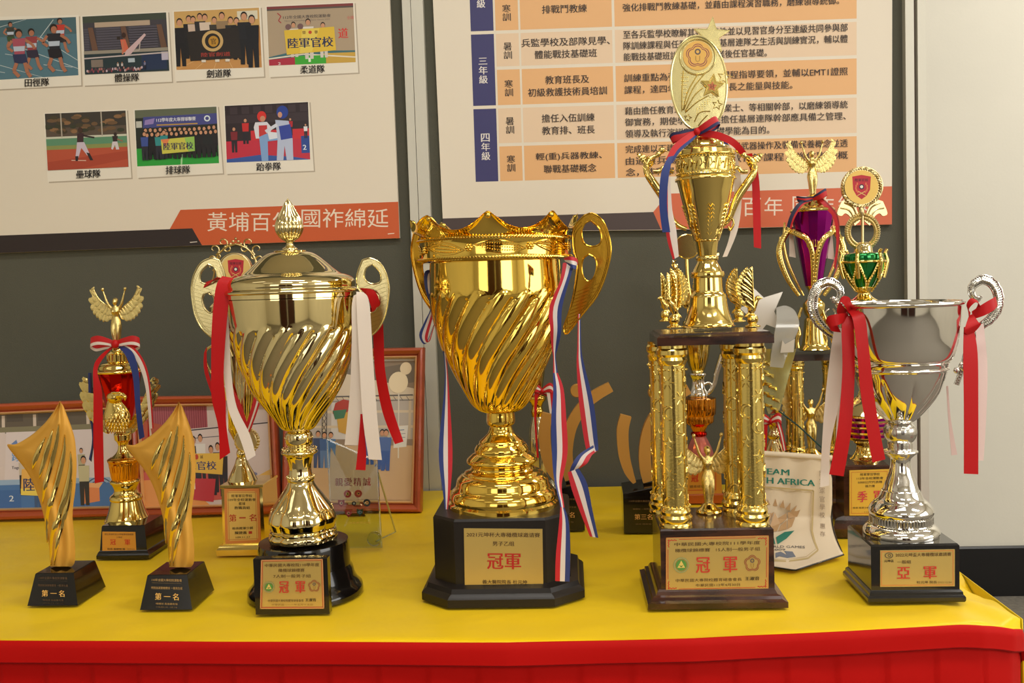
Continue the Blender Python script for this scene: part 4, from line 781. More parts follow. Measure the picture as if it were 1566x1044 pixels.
# ------------------------------------------------------------------ two sail shaped trophies
def sail(label, bq, tq, ox, oy, txtcol, strong):
    """bq: front-left, front-right, back-right bottom pixels; tq: front-left, front-right top pixels"""
    fl, fr, br = G(*bq[0]), G(*bq[1]), G(*bq[2]); cx = (fl.x+fr.x)/2; dep = (br.y-fr.y)/2; cy = (fl.y+fr.y)/2+dep
    t = T('sail_trophy', label, 'trophy', 0, 0, loc=(cx, cy, TZ)); hw = (fr.x-fl.x)/2; K = t.k; slope = .009
    zt = t.z(tq[0][1], -hw, -dep+slope); hwt = hw-.0075
    MB().stack([(hw, dep, 0), (hwt, dep-slope, zt-.0008), (hwt-.001, dep-slope-.001, zt)]).build('tapered_base', BLACK, t.o, 20)
    tilt = math.atan2(slope, zt)
    s = fpl(t, [tq[0], tq[1], bq[1], bq[0]], -dep, 80, 52, tilt=tilt); s.p0 = t.loc+Vector((0, -dep-.0004, 0))
    s.text('110年全國大專校院運動會', 41, 7, 56, 4.2, txtcol, .01); s.text('National Intercollegiate Athletic Games', 41, 11.5, 54, 1.8, tuple(v*.7 for v in txtcol), 0)
    s.text('特別加演賽橄欖球 一般男生組', 41, 19, 56, 4, txtcol, .01); s.text('第 一 名', 41, 32, 40, 10.5, (226, 176, 92), .02); s.text('橄欖球 高雄體育場', 41, 43, 36, 3, txtcol, 0); s.text('110.05.14 - 05.16', 41, 48, 34, 2, tuple(v*.8 for v in txtcol), 0); s.build('base_lettering', t.o)
    D = lambda P: [(x+ox, y+oy) for x, y in P]
    yq = -dep*.1
    right = [(91.6, 614), (96, 619), (100, 628), (109, 652), (114.5, 672), (117, 700), (117, 722), (115, 750), (112, 772), (111, 792), (113, 812), (115, 835), (114.5, 858), (110, 866)]
    left = [(91.6, 614), (87, 621), (80, 632), (67, 648), (48, 665), (25, 678.5), (11, 680), (21.7, 696), (39, 718), (52, 742), (63, 774), (69, 800), (74, 828), (77, 866)]
    # body: loft of pillow-shaped rows joined from the left edge to the right edge
    Lr = cr(D(left), 8); Rr = cr(D(right), 8); n = len(Lr); m = MB(); rs = []; W_ = 28
    def row(i):
        (xl, yl), (xr, yr) = Lr[i], Rr[i]; out = []; th = min(.008, .002+abs(xr-xl)*K*.18)
        for j in range(W_+1):
            u = j/W_; x = xl+(xr-xl)*u; y = yl+(yr-yl)*u; e = math.sin(PI*u)**.7; wv = .0022*math.sin(u*3.2*TAU/1.6+i*.045)*e
            out.append(t.pt(x, y, yq-th*e-wv-.010*(1-u)*max(0, 1-i/60)))
        for j in range(W_-1, 0, -1):
            u = j/W_; x = xl+(xr-xl)*u; y = yl+(yr-yl)*u; e = math.sin(PI*u)**.7
            out.append(t.pt(x, y, yq+th*e*.8))
        return out
    m.rings([row(i) for i in range(n)]); m.build('twisted_sail', SAT, t.o, 50)
    # polished diagonal flutes, lens-shaped ridges sunk in the body
    def flute(P, wmax):
        C = cr(D(P), 10); m = MB(); rs = []; N = len(C)
        for i, (x, y) in enumerate(C):
            f = i/(N-1); hw_ = wmax*1.2*math.sin(PI*min(1, f*.97+.015))**.75; j = min(range(n), key=lambda q: abs((Lr[q][1]+Rr[q][1])/2-y+0*(x)))
            best = None
            for q in range(n):   # nearest row of the loft through this pixel
                (xl, yl), (xr, yr) = Lr[q], Rr[q]
                if abs(xr-xl) < 1: continue
                u = (x-xl)/(xr-xl); yy = yl+(yr-yl)*u
                if best is None or abs(yy-y) < best[0]: best = (abs(yy-y), u, q, min(.008, .002+abs(xr-xl)*K*.18))
            _, u, q, th = best; u = max(.02, min(.98, u)); e = math.sin(PI*u)**.7; d = yq-th*e-.0022*math.sin(u*3.2*TAU/1.6+q*.045)*e-.010*(1-u)*max(0, 1-q/60)
            rs.append([t.pt(x-hw_, y, d+.0015), t.pt(x-hw_, y, d-.0006), t.pt(x-hw_*.3, y, d-.0018), t.pt(x+hw_*.5, y, d-.0012), t.pt(x+hw_, y, d-.0006), t.pt(x+hw_, y, d+.0015)])
        m.rings(rs); m.build('polished_flute', MGOLD, t.o, 80)
    flute([(70, 668), (61, 684), (54, 702), (50, 718)], 3.6)
    flute([(81, 656), (74, 680), (66, 708), (60, 732)], 3.6)
    flute([(90, 648), (86, 674), (78, 706), (70, 738), (65, 770)], 4.0)
    flute([(99, 664), (97, 692), (89, 728), (79, 762), (72, 796), (72, 830)], 4.2)
    flute([(108, 690), (107, 718), (101, 750), (90, 786), (80, 822), (78, 864)], 4.4)
    flute([(110, 732), (105, 762), (97, 792), (88, 826), (83, 864)], 3.6)
    return t
sail('leftmost satin gold sail-shaped trophy with polished flutes on a tapered black base', [(44, 925), (117, 926.5), (158, 898)], [(49.5, 876.5), (111, 877.5)], 0, 0, (90, 66, 40), 0)
sail('satin gold sail-shaped trophy standing just right of the red cup', [(216, 931), (292, 933), (330, 903)], [(222.5, 879), (286.5, 880.5)], 182, 1, (176, 140, 84), 1)
# ------------------------------------------------------------------ red cup with eagle
t = T('eagle_cup_trophy', 'small red and gold cup trophy with an eagle front and winged figure on top', 'trophy', 197.5, 838)
K = t.k; fl, fr, br = G(147.5, 855), G(225, 855.5), G(248, 833); dep = (br.y-fr.y)/2; hw = (fr.x-fl.x)/2; t.X = 0
cx = (fl.x+fr.x)/2-t.loc.x; cy = fl.y+dep-t.loc.y; t.X = t.loc.x
zt = t.z(804, 0, cy-dep*.86); zz = t.z(845, 0, cy-dep)
MB().stack([(hw, dep, 0), (hw, dep, zz*.5), (hw*.95, dep*.95, zz), (hw*.90, dep*.90, zz*1.25), (hw*.82, dep*.82, zt-.002), (hw*.80, dep*.80, zt)], (cx, cy)).build('box_base', BLACK, t.o, 20)
q = [(157, 812.5), (207, 813), (209, 843), (157, 842.5)]; tl = .05
plate(t, 'plaque', q, cy-dep*.885, OPLATE, tilt=tl); s = fpl(t, q, cy-dep*.885-.0012, 100, 60, tilt=tl)
s.text('國立高雄科技大學橄欖球錦標賽', 50, 8, 88, 6, (120, 80, 40), 0); s.text('大專組', 50, 17, 18, 5, (120, 80, 40), 0); s.text('冠', 31, 32, 16, 17, (206, 50, 30), .02); s.text('軍', 74, 32, 16, 17, (206, 50, 30), .02); s.text('校長 楊慶煜 贈', 40, 53, 52, 6, (60, 40, 24), .01); s.text('2019.10.20', 84, 53, 22, 4, (130, 90, 50), 0); s.build('plaque_lettering', t.o)
t.lathe('bell_foot', MGOLD, [(0, 800), (32, 800), (33, 798), (33, 794), (31, 791), (31, 791), (28, 784), (25, 774), (22.5, 764), (22.5, 764), (24, 762), (23, 757), (18, 753), (17, 746), (20, 739), (20, 739), (22, 737), (22, 734), (19, 732)], 3, 48)
t.lathe('ribbed_collar', DGOLD, [(18, 733), (19.5, 728), (22, 710), (22.5, 706), (22.5, 706), (24, 704), (24, 701), (19, 698)], 3, 80, lambda p, q: 1+(.05*(abs(math.cos(10*p))-.5) if q[2] > 707 else 0))
t.lathe('stem', MGOLD, [(19, 699), (12, 693), (8.5, 687), (7.5, 680), (9, 675), (12, 672), (12, 672), (12.5, 666), (12.5, 663), (10, 660)], 3, 40)
t.lathe('red_cup', RLACQ, [(10, 660), (13, 652), (19, 630), (26, 600), (32, 575), (33, 568)], 4, 12, smooth=10)
t.lathe('lid', MGOLD, [(34, 569), (35, 567), (34, 565), (31, 563), (28, 557), (22, 554), (17, 553), (17, 553), (15, 552), (15, 552), (15, 541), (15, 541), (17, 540), (12, 538), (8, 534), (8, 528), (6, 527)], 2, 48)
m = MB()
for i in range(14):
    a = TAU*i/14; m.tube([(15.3*K*math.sin(a), -15.3*K*math.cos(a), t.z(551)), (15.3*K*math.sin(a), -15.3*K*math.cos(a), t.z(542))], 1.2*K, 5)
m.build('lid_fluting', MGOLD, t.o, 60)
victory(t.o, (0, 0, t.z(528)), 71*K, .05)
# eagle in front of the cup
ed = -.030; P = lambda x, y, d=ed: t.pt(x, y, d)
m = MB(); c = [P(180, 660), P(180, 650), P(179, 636), P(178, 624), P(175, 614), P(175, 606)]; rr = [9, 17, 20, 16, 11, 9]
m.rings([[v+Vector((r*K*math.cos(TAU*j/18), r*K*.6*math.sin(TAU*j/18), 0)) for j in range(18)] for v, r in cr([(tuple(v)+(r,)) for v, r in zip(c, rr)], 3) and [(Vector(q[:3]), q[3]) for q in cr([(tuple(v)+(r,)) for v, r in zip(c, rr)], 3)]])
m.sphere(P(176, 607, ed-.004), 10.5*K, 14, (1.2, .85, .85)); m.tube([P(180, 604, ed-.008), P(187, 604, ed-.009), P(192, 607, ed-.009), P(191, 613, ed-.009)], [5.5*K, 4.5*K, 3*K, .8*K], 8); m.tube([P(170, 600, ed-.010), P(184, 600, ed-.013)], 1.8*K, 6)
o_ = bpy.data.objects.new('eagle_body', solidify(m, .0012, 'eagle_body', MGOLD)); COL.objects.link(o_); o_.parent = t.o
m = MB(); random.seed(2)
for r_ in range(9):
    y = 616+r_*5; hwp = [8, 11, 14, 17, 19, 19, 18, 16, 12][r_]
    for j in range(7):
        u = (j-3+.5*(r_ % 2))/3.6; x = 178+hwp*u; q0 = P(x, y, ed-.6*hwp*K*math.sqrt(max(0, 1-u*u))-.0003); q1 = P(x+u*1.5, y+7, ed-.6*hwp*K*math.sqrt(max(0, 1-u*u))-.0012)
        m.tube([q0, (q0+q1)/2+Vector((0, -.0006, 0)), q1], [.9*K, 1.5*K, .4*K], 6)
m.build('breast_feathers', MGOLD, t.o, 70)
for nm, I, O in (('wing', [(172, 650), (160, 640), (150, 618), (142, 598), (131, 580)], [(162, 662), (146, 652), (132, 636), (124, 612), (125, 585)]), ('wing', [(186, 650), (200, 640), (212, 622), (222, 600), (232, 577)], [(200, 662), (216, 652), (228, 634), (236, 612), (236, 588)])):
    m = feathers(MB(), t.xz(I, -.016), t.xz(O, -.016), 8, -.016, .006, 1.6, .0007); mid = [((a[0]*.4+b[0]*.6), (a[1]*.4+b[1]*.6)) for a, b in zip(t.xz(I, -.016), t.xz(O, -.016))]; feathers(m, t.xz(I, -.018), mid, 7, -.0180, .006, 1.6, .0007); m.build(nm, FGOLD, t.o, 40)
bowknot(t, 'ribbon_bow', 176, 526, 38, [RC, RC, WC], -.020)
t.ribbon('ribbon_tail', [(170, 530, 178, 528, -.018), (152, 545, 163, 541, -.026), (143, 562, 149, 566, -.03), (143, 600, 156, 600, -.036), (143, 680, 158, 680, -.036), (145, 739, 159, 736, -.036)], mt=RED)
t.ribbon('ribbon_tail', [(135, 570, 140, 570, -.02), (136, 620, 143, 620, -.01), (141, 670, 144, 670, -.005), (136, 702, 140, 706, -.004)], [BC, (24, 30, 60)])
t.ribbon('ribbon_tail', [(180, 530, 190, 529, -.018), (193, 545, 204, 540, -.034), (203, 575, 212, 570, -.04), (207, 620, 215, 620, -.044), (213, 672, 221, 668, -.044)], [BC, BC])
t.ribbon('ribbon_tail', [(184, 529, 198, 528, -.016), (200, 540, 210, 536, -.03), (213, 560, 223, 558, -.034), (223, 595, 230, 590, -.034), (229, 655, 235, 655, -.03)], [WC, WC, RC])
t.ribbon('ribbon_tail', [(226, 640, 228, 640, .0), (226, 680, 233, 676, .0), (224, 700, 231, 712, .0)], [RC, WC])
# ------------------------------------------------------------------ gold cup on rectangular gold base (behind lidded cup)
t = T('medallion_cup_trophy', 'gold trophy with scrollwork medallion on top, square gold base, half hidden by lidded cup', 'trophy', 376, 836)
K = t.k; fl, fr, br = G(331, 850), G(409, 851), G(432, 826); hw = (fr.x-fl.x)/2; dep = (br.y-fr.y)/2; cx = (fl.x+fr.x)/2-t.X; cy = fl.y+dep-t.Y
z1 = t.z(833, cx, cy-dep*.85); z2 = t.z(743, cx, cy-dep*.85)
MB().stack([(hw, dep, 0), (hw, dep, z1*.6), (hw*.96, dep*.96, z1*.7), (hw*.9, dep*.9, z1)], (cx, cy)).build('base_moulding', MGOLD, t.o, 20)
MB().stack([(hw*.80, dep*.80, z1), (hw*.78, dep*.78, z2-.004), (hw*.82, dep*.82, z2-.003), (hw*.82, dep*.82, z2), (hw*.8, dep*.8, z2+.001)], (cx, cy)).build('box_base', MGOLD, t.o, 20)
q = [(343, 747), (396, 747), (399, 829), (345, 831)]; dd = cy-dep*.795
plate(t, 'plaque', q, dd, mat('orange_bordered_plaque', (232, 150, 84), .4, .3)); s = fpl(t, q, dd-.0014, 54, 84)
s.poly([(4, 7), (7, 4), (47, 4), (50, 7), (50, 77), (47, 80), (7, 80), (4, 77)], (234, 196, 104)); s.border(5.5, 5.5, 48.5, 78.5, .6, (196, 80, 50))
s.text('陸軍軍官學校', 27, 11, 32, 4.6, (40, 28, 18), .02); s.text('109年全校運動會', 27, 17, 43, 4.6, (40, 28, 18), .02); s.text('籃球', 27, 23.2, 10, 4.6, (40, 28, 18), .02); s.text('教職員組', 27, 29.5, 24, 4.6, (40, 28, 18), .02)
s.text('第', 12, 45, 11, 11, RT_, .02); s.text('一', 27, 45, 10, 1.8, RT_, .02); s.text('名', 43, 45, 11, 11, RT_, .02); s.text('校長陸軍少將', 27, 61, 32, 4, (40, 28, 18), .02); s.text('陳建義', 24, 68, 18, 4.6, (40, 28, 18), .02); s.rect(36, 66, 41, 70, RT_); s.text('109.11.27', 27, 75, 22, 2.6, (60, 40, 20), .01); s.build('plaque_lettering', t.o)
t.lathe('cone_foot', LGOLD, [(0, 739), (24, 739), (24, 739), (23.5, 736), (17, 722), (11, 710), (8, 701), (6, 698)], 4, 40)
t.lathe('tall_cup', LGOLD, [(6, 700), (7, 692), (5, 684), (10, 672), (20, 648), (27, 620), (32, 580), (35, 530), (36, 480), (36, 468), (36, 468), (30, 462), (14, 452), (8, 445), (6, 436), (5, 432)], 4, 96, gadroon(560, 690, 14, 0, .05))
def disc(t, name, cx, cy, r, mt, d, th=.004, sy=1):
    c = t.pt(cx, cy, d); m = MB(); k = t.k; rs = []
    for rr, y in ((0, -th), (r-1.8, -th), (r-1.2, -th*1.4), (r, -th*1.3), (r, th), (0, th)):
        rs.append([(c.x+rr*k*math.cos(TAU*j/40)+1e-6*j, c.y+y, c.z+rr*k*sy*math.sin(TAU*j/40)) for j in range(40)])
    m.rings(rs, cap0=False, cap1=False); return m.build(name, mt, t.o, 40)
disc(t, 'laurel_ring', 377.6, 673.5, 17, EGOLD, -.022)
m = MB()
for i in range(22):
    a = TAU*i/22; c = t.pt(377.6+17*math.cos(a), 673.5+17*math.sin(a), -.024); m.sphere(c, 3.2*K, 7, (1, .5, 1))
m.build('laurel_leaves', EGOLD, t.o, 60)
disc(t, 'medallion', 360.5, 412, 25, EGOLD, 0)
def emblem(t, cx, cy, r, d, bg=(226, 190, 110)):
    s = fpl(t, [(cx-50, cy-50), (cx+50, cy-50), (cx+50, cy+50), (cx-50, cy+50)], d, 100, 100); u = r
    s.ell(50, 50, u, u, bg, 36); s.poly([(50-.55*u, 50-.62*u), (50, 50-.72*u), (50+.55*u, 50-.62*u), (50+.5*u, 50+.15*u), (50+.3*u, 50+.5*u), (50, 50+.72*u), (50-.3*u, 50+.5*u), (50-.5*u, 50+.15*u)], (186, 36, 50))
    s.text('陸軍官校', 50, 50-.42*u, .78*u, .18*u, (60, 20, 30), .02)
    for sgn in (-1, 1):
        for i in range(5): a = .5+i*.4; s.ell(50+sgn*.34*u*math.sin(a+.2), 50-.02*u+.34*u*math.cos(a), .05*u, .09*u, (214, 110, 70), 7)
    s.ell(50, 50-.02*u, .15*u, .15*u, (36, 30, 60)); s.ell(50, 50-.02*u, .09*u, .09*u, (232, 226, 206)); s.line([(50-.25*u, 50+.5*u), (50+.2*u, 50+.25*u)], .04*u, (226, 190, 110)); s.line([(50+.25*u, 50+.5*u), (50-.2*u, 50+.25*u)], .04*u, (226, 190, 110)); s.build('emblem_print', t.o)
emblem(t, 360.5, 412, 22.5, -.0062)
m = MB()
def spiral(cx, cy, r, a0, turns, sg, px=1.1):
    P_ = [];
    for i in range(22):
        f = i/21; a = a0+sg*turns*TAU*f; rr = r*(1-.8*f); P_.append(t.pt(cx+rr*math.cos(a), cy+rr*math.sin(a), 0))
    m.tube(P_, [px*K*(1.3-.7*i/21) for i in range(22)], 6)
for sg in (-1, 1):
    X = lambda x: 360.5+sg*x
    for (x, y, r, a0, tn) in ((20, 371, 9, 1.6, 1), (33, 381, 9, 1.9, .9), (37, 396, 7, 2.3, .9), (12, 379, 6, .5, .8), (27, 391, 6, .2, .8), (38, 408, 6, 2, .8), (44, 440, 8, 2, .8), (36, 446, 6, 0, .9)): spiral(X(x), y, r, (a0 if sg > 0 else PI-a0), tn, sg)
    m.tube([t.pt(X(a), b, 0) for a, b in cr([(0, 373), (10, 376), (20, 382), (29, 394), (32, 408), (34, 424), (40, 440)], 4)], 1.6*K, 6)
    for a_, b_ in ((4, 369), (0, 365), (8, 373), (16, 377), (26, 386)): m.sphere(t.pt(X(a_), b_, 0), 2.1*K, 7)
m.build('scrollwork_crown', EGOLD, t.o, 60)
m = MB(); m.tube([t.pt(x, y, 0) for x, y in cr([(336, 524), (318, 532), (314, 545), (320, 565), (340, 590), (350, 610)], 5)], 2*K, 8); m.build('scroll_handle', LGOLD, t.o, 60); m = MB(); m.tube([t.pt(752-x, y, 0) for x, y in cr([(336, 524), (318, 532), (314, 545), (320, 565), (340, 590), (350, 610)], 5)], 2*K, 8); m.build('scroll_handle', LGOLD, t.o, 60)
t.ribbon('red_ribbon', [(343, 590, 350, 585, -.036), (357, 620, 366, 612, -.042), (366, 655, 376, 640, -.044), (373, 662, 380, 654, -.044)], [WC, RC, RC])
t.ribbon('red_ribbon', [(392, 590, 402, 600, -.036), (385, 620, 394, 628, -.042), (376, 650, 384, 655, -.044), (372, 664, 377, 668, -.044)], [RC, RC, WC, RC])
t.ribbon('red_ribbon', [(312, 540, 316, 530, -.002), (313, 570, 318, 566, -.006), (330, 620, 334, 616, -.012)], mt=RED)
# ------------------------------------------------------------------ glass plaque
gf = [G(508, 841), G(584.5, 838)]; gx = (gf[0].x+gf[1].x)/2; gy = gf[1].y+.004
t = T('glass_plaque', 'clear slanted glass plaque printed with red calligraphy and unit badges', 'plaque', 0, 0, loc=(gx, gy+.012, TZ)); K = t.k
gp = [t.pt(x, y, d) for x, y, d in ((500, 670, .012), (577, 704, .012), (584.5, 838, -.014), (508, 841, -.014))]
GL = mat('grey_tinted_glass', (206, 220, 222), .02, 0, trans=1, ior=1.35)
for v in gp[2:]: v.z = .0005
m = MB(); nn = Vector((0, -.98, .15)); m.rings([[p-nn*.0035 for p in gp], [p+nn*.0025 for p in gp], [p+(sum(gp, Vector())/4-p)*.03+nn*.0035 for p in gp]]); m.build('glass_slab', GL, t.o, 20)
n_ = (gp[1]-gp[2]).cross(gp[3]-gp[2]).normalized(); n_ = n_ if n_.y < 0 else -n_
s = Sheet([(500, 670), (577, 704), (584.5, 838), (508, 841)], 100, 100, gp[2]+t.loc+n_*.0048, n_, base=0); s.q = [(500, 700), (600, 700), (600, 800), (500, 800)]
for g, x in zip('親愛精誠', (18.5, 32.5, 46.5, 61)): s.text(g, x, 37-(.01*x), 12, 12.5, (150, 34, 44), .012)
for x, y, c, c_ in ((31.6, 55, (190, 40, 30), (230, 180, 60)), (48, 54.5, (206, 70, 40), (230, 150, 50)), (22, 69, (180, 36, 40), (230, 160, 120)), (61, 68.5, (40, 36, 36), (220, 160, 60)), (33, 84.5, (196, 40, 50), (230, 150, 110)), (50.5, 83, (70, 90, 60), (120, 160, 180))):
    if y > 60 and x != 61: s.poly([(x-5, y-5.5), (x, y-4), (x+5, y-5.5), (x+4.8, y+1), (x, y+6.5), (x-4.8, y+1)], c)
    else: s.ell(x, y, 5.8, 5.8, c)
    s.ell(x, y, 2.6, 2.6, c_); s.ell(x+.6, y, 1.1, 1.1, (60, 30, 30))
s.poly([(32, 67.5), (42, 68.5), (51, 67), (50, 71.5), (42, 71), (33, 71.5)], (206, 180, 110)); s.ell(41.5, 69.5, 3.3, 3.3, (36, 34, 50)); s.ell(41.5, 69.5, 1.6, 1.6, (220, 220, 210)); s.text('陸軍軍官學校', 50, 99, 34, 3, (206, 170, 60), 0); s.build('printed_emblems', t.o)
m = MB(); c = t.pt(573, 823, -.016); m.rings([[(c.x+11*K*r_*math.cos(a), c.y+y_, c.z+11*K*r_*math.sin(a)) for a in [TAU*j/28 for j in range(28)]] for r_, y_ in ((.9, .0), (1, -.0015), (1, -.004), (.85, -.0055), (.8, -.003), (.1, -.003))]); m.build('glass_foot_disc', GLASS, t.o, 40)
m = MB(); b_ = G(605, 815)-t.loc; m.tube([t.pt(578, 722, .01), b_+Vector((0, 0, .002)), b_+Vector((-.02, -.05, .002))], .0014, 8); m.build('rear_prop', mat('acrylic_rod', (220, 220, 160), .1, 0, trans=.7), t.o, 60)
# ------------------------------------------------------------------ small gold cup behind the big cup
t = T('slender_cup_trophy', 'slender gold and glass cup tied with red ribbon, half hidden behind the largest cup', 'trophy', 826, 772)
K = t.k
MB().stack([(24*K, 22*K, 0), (24*K, 22*K, .03), (22*K, 20*K, .033)]).build('box_base', BLACK, t.o, 20)
t.lathe('glass_bulb', mat('smoky_glass_gold', (214, 206, 170), .08, .85), [(10, 752), (17, 745), (17, 742), (11, 735), (14, 705), (15, 680), (13, 655), (9, 640), (8, 636)], 4, 40)
t.lathe('gold_collar', GOLD, [(7, 640), (9, 634), (10, 628), (8, 622), (10, 616), (14, 611), (14, 606), (10, 603), (8, 600)], 3, 32)
t.lathe('cup', MGOLD, [(7, 602), (10, 590), (13, 572), (14, 560), (12, 560)], 4, 40)
bowknot(t, 'ribbon_bow', 829, 598, 17, [RC, WC, RC], -.016)
t.ribbon('ribbon_tail', [(818, 600, 824, 600, -.018), (817, 640, 820, 640, -.02), (821, 700, 824, 700, -.022)], mt=RED); t.ribbon('ribbon_tail', [(836, 600, 846, 600, -.02), (842, 640, 848, 640, -.02)], [WC, RC])
# ------------------------------------------------------------------ copper-gold arc trophies
def arcs(label, ox, oy, full, rank):
    t = T('arc_trophy', label, 'trophy', 864+ox, 805+oy); K = t.k
    D = lambda P: [(x+ox, y+oy) for x, y in P]; zt = t.z(742+oy, 0, -.025); zh = t.z(722+oy)
    m = MB(); a, b = 30*K, .026; h1, h2 = zt, zt*1.0
    m.rings([[(-a, -b, 0), (a, -b, 0), (a, b, 0), (-a, b, 0)], [(-a, -b, zt*.86), (a, -b, zt*1.02), (a, b, zt*1.08), (-a, b, zt*.94)], [(-a*.98, -b*.95, zt*.88), (a*.97, -b*.95, zt*1.04), (a*.97, b*.95, zt*1.1), (-a*.98, b*.95, zt*.96)]]); m.build('block_base', BLACK, t.o, 20)
    def band(name, C, W, dy):
        C = cr(D(C), 6); N = len(C); L_ = []; R_ = []
        for i, (x, y) in enumerate(C):
            a_ = C[max(0, i-1)]; b_ = C[min(N-1, i+1)]; dx, dy_ = b_[0]-a_[0], b_[1]-a_[1]; l = math.hypot(dx, dy_); f = i/(N-1)*(len(W)-1); k_ = min(int(f), len(W)-2); w_ = W[k_]+(W[k_+1]-W[k_])*(f-k_)
            L_.append((x-dy_/l*w_/2, y+dx/l*w_/2)); R_.append((x+dy_/l*w_/2, y-dx/l*w_/2))
        P_ = t.xz(L_+R_[::-1], dy); MB().prism([P_], dy-.007, dy+.007).build(name, PEACH, t.o, 30)
    band('tall_arc', [(934, 591), (914, 602), (896, 616), (882, 634), (872, 656), (867, 685), (868, 712), (873, 732)], [15, 17, 17, 18, 18, 18, 18], 0)
    band('short_arc', [(838, 632), (833, 655), (835, 690), (842, 716), (851, 734)], [17, 18, 17, 14, 5], -.004)
    c = t.pt(*D([(882, 597)])[0], .004); m = MB(); m.lathe([(0, -.007), (9*K, -.007), (10*K, -.005), (10*K, .005), (9*K, .007), (0, .007)], 28)
    m.v = [(x+c.x, z+c.y, y+c.z) for x, y, z in m.v]; m.build('round_head', PEACH, t.o, 40)
    s = fpl(t, [(838+ox, 755+oy), (890+ox, 755+oy), (890+ox, 819+oy), (838+ox, 819+oy)], -.0262, 52, 64)
    g = (120, 90, 50); s.text('110年全國大專校院運動會', 27, 8, 44, 3, g, 0); s.text('橄欖球 一般男生組', 27, 20, 32, 2.4, g, 0); s.text(rank, 27, 32, 27, 8.5, (206, 150, 76), .02); s.text('高雄 體育場', 27, 43, 24, 2, g, 0); s.build('base_lettering', t.o)
arcs('copper-gold abstract runner trophy of curved arcs beside the right of largest cup', 0, 0, 1, '第三名')
arcs('copper-gold abstract runner trophy of curved arcs, partly behind the four-column trophy', 119, 3, 0, '第三名')
# ------------------------------------------------------------------ columns with stars and moons
def onz(t, px, py, z): return plane(px, py, (0, 0, t.Z+z), Vector((0, 0, 1)))-t.loc
def column(t, x, y, r, z0, z1, n_deco=5, seed=0, mt=None):
    H = z1-z0; m = MB(); m.lathe([(r*1.28, z0), (r*1.28, z0+.09*r*2), (r*1.2, z0+.16*r*2), (r*1.3, z0+.26*r*2), (r*1.3, z0+.36*r*2), (r*1.15, z0+.46*r*2), (r*1.2, z0+.58*r*2), (r*1.12, z0+.7*r*2), (r, z0+.78*r*2), (r, z1-.78*r*2), (r*1.1, z1-.7*r*2), (r*1.18, z1-.58*r*2), (r*1.1, z1-.46*r*2), (r*1.24, z1-.36*r*2), (r*1.24, z1-.2*r*2), (r*1.12, z1-.12*r*2), (r*1.12, z1)], 40, (x, y))
    c = m.build('column', mt or CGOLD, t.o, 30)
    m = MB(); random.seed(seed)
    for i in range(n_deco):
        for a0 in (-1.5, -.5, .5, 1.5):
            zc = z0+H*(.13+.75*(i+.5*(round(a0+.5) % 2))/max(1, n_deco-.5)); kind = (i+int(a0+2)) % 3; R_ = r*.55
            def W(u, v, rr=1.02): a = a0+u/r; return (x+r*rr*math.sin(a), y-r*rr*math.cos(a), zc+v)
            if kind == 0: P_ = [(R_*(1 if q % 2 == 0 else .42)*math.sin(q*PI/5), R_*(1 if q % 2 == 0 else .42)*math.cos(q*PI/5)) for q in range(10)]; m.tube([W(*p) for p in P_], r*.045, 5, closed=True)
            elif kind == 1: m.tube([W(R_*math.cos(q), R_*math.sin(q)) for q in [.9+j*.37 for j in range(13)]], r*.05, 5); m.tube([W(R_*.35+R_*.8*math.cos(q), R_*.8*math.sin(q)) for q in [1.5+j*.32 for j in range(11)]], r*.045, 5)
            else:
                for q in range(6): m.tube([W(R_*.35*math.cos(q*PI/3), R_*.35*math.sin(q*PI/3)), W(R_*math.cos(q*PI/3), R_*math.sin(q*PI/3))], r*.05, 5)
    for zz in (z0+.78*r*2+r*.12, z1-.9*r*2):
        for i in range(18): a = TAU*i/18; m.sphere((x+r*1.14*math.sin(a), y-r*1.14*math.cos(a), zz-.1*r), r*.08, 5)
    m.build('star_and_moon_relief', CGOLD, c, 60); return c
# ------------------------------------------------------------------ tall four-column trophy
t = T('column_trophy', 'tallest gold trophy, a star-topped cup on four columns over a walnut base', 'trophy', 1092, 897)
K = t.k; fl, fr, bl = G(991, 932), G(1207, 931), G(974, 867); hw = (fr.x-fl.x)/2; cx = (fl.x+fr.x)/2-t.X; dep = min((bl.y-fl.y)/2, hw*.85); cy = fl.y-t.Y+dep
db = dep*.80; xa, xb = t.pt(1010.5, 860, cy-db).x, t.pt(1184, 860, cy-db).x; hb = (xb-xa)/2; cb = (xa+xb)/2
z1 = t.z(906, cx, cy-db); z2 = t.z(808, cx, cy-db)
MB().stack([(hw, dep, 0), (hw, dep, z1*.45), (hw*.97, dep*.97, z1*.5), (hw*.93, dep*.93, z1*.62), (hw*.92, dep*.92, z1*.85), (hw*.87, dep*.87, z1*.95), (hw*.85, dep*.85, z1*1.2), (hb+.001, db+.001, z1*1.35)], (cx, cy)).build('stepped_plinth', WOOD, t.o, 20)
MB().stack([(hb, db, z1), (hb, db, z2-.002), (hb-.002, db-.002, z2)], (cb, cy)).build('walnut_box', WOOD, t.o, 20)
q = [(1018.5, 822), (1175.5, 818.5), (1175, 900.5), (1018.5, 903.5)]
plate(t, 'plaque', q, cy-db, PLATE); s = fpl(t, q, cy-db-.0012, 158, 82)
s.border(0, 0, 158, 82, 1, (214, 130, 70))
for X0, X1, Y0 in ((20, 138, 2.5), (20, 138, 78.8)): s.rect(X0, Y0, X1, Y0+.8, RT_)
for X0 in (2.6, 154.6): s.rect(X0, 18, X0+.8, 64, RT_)
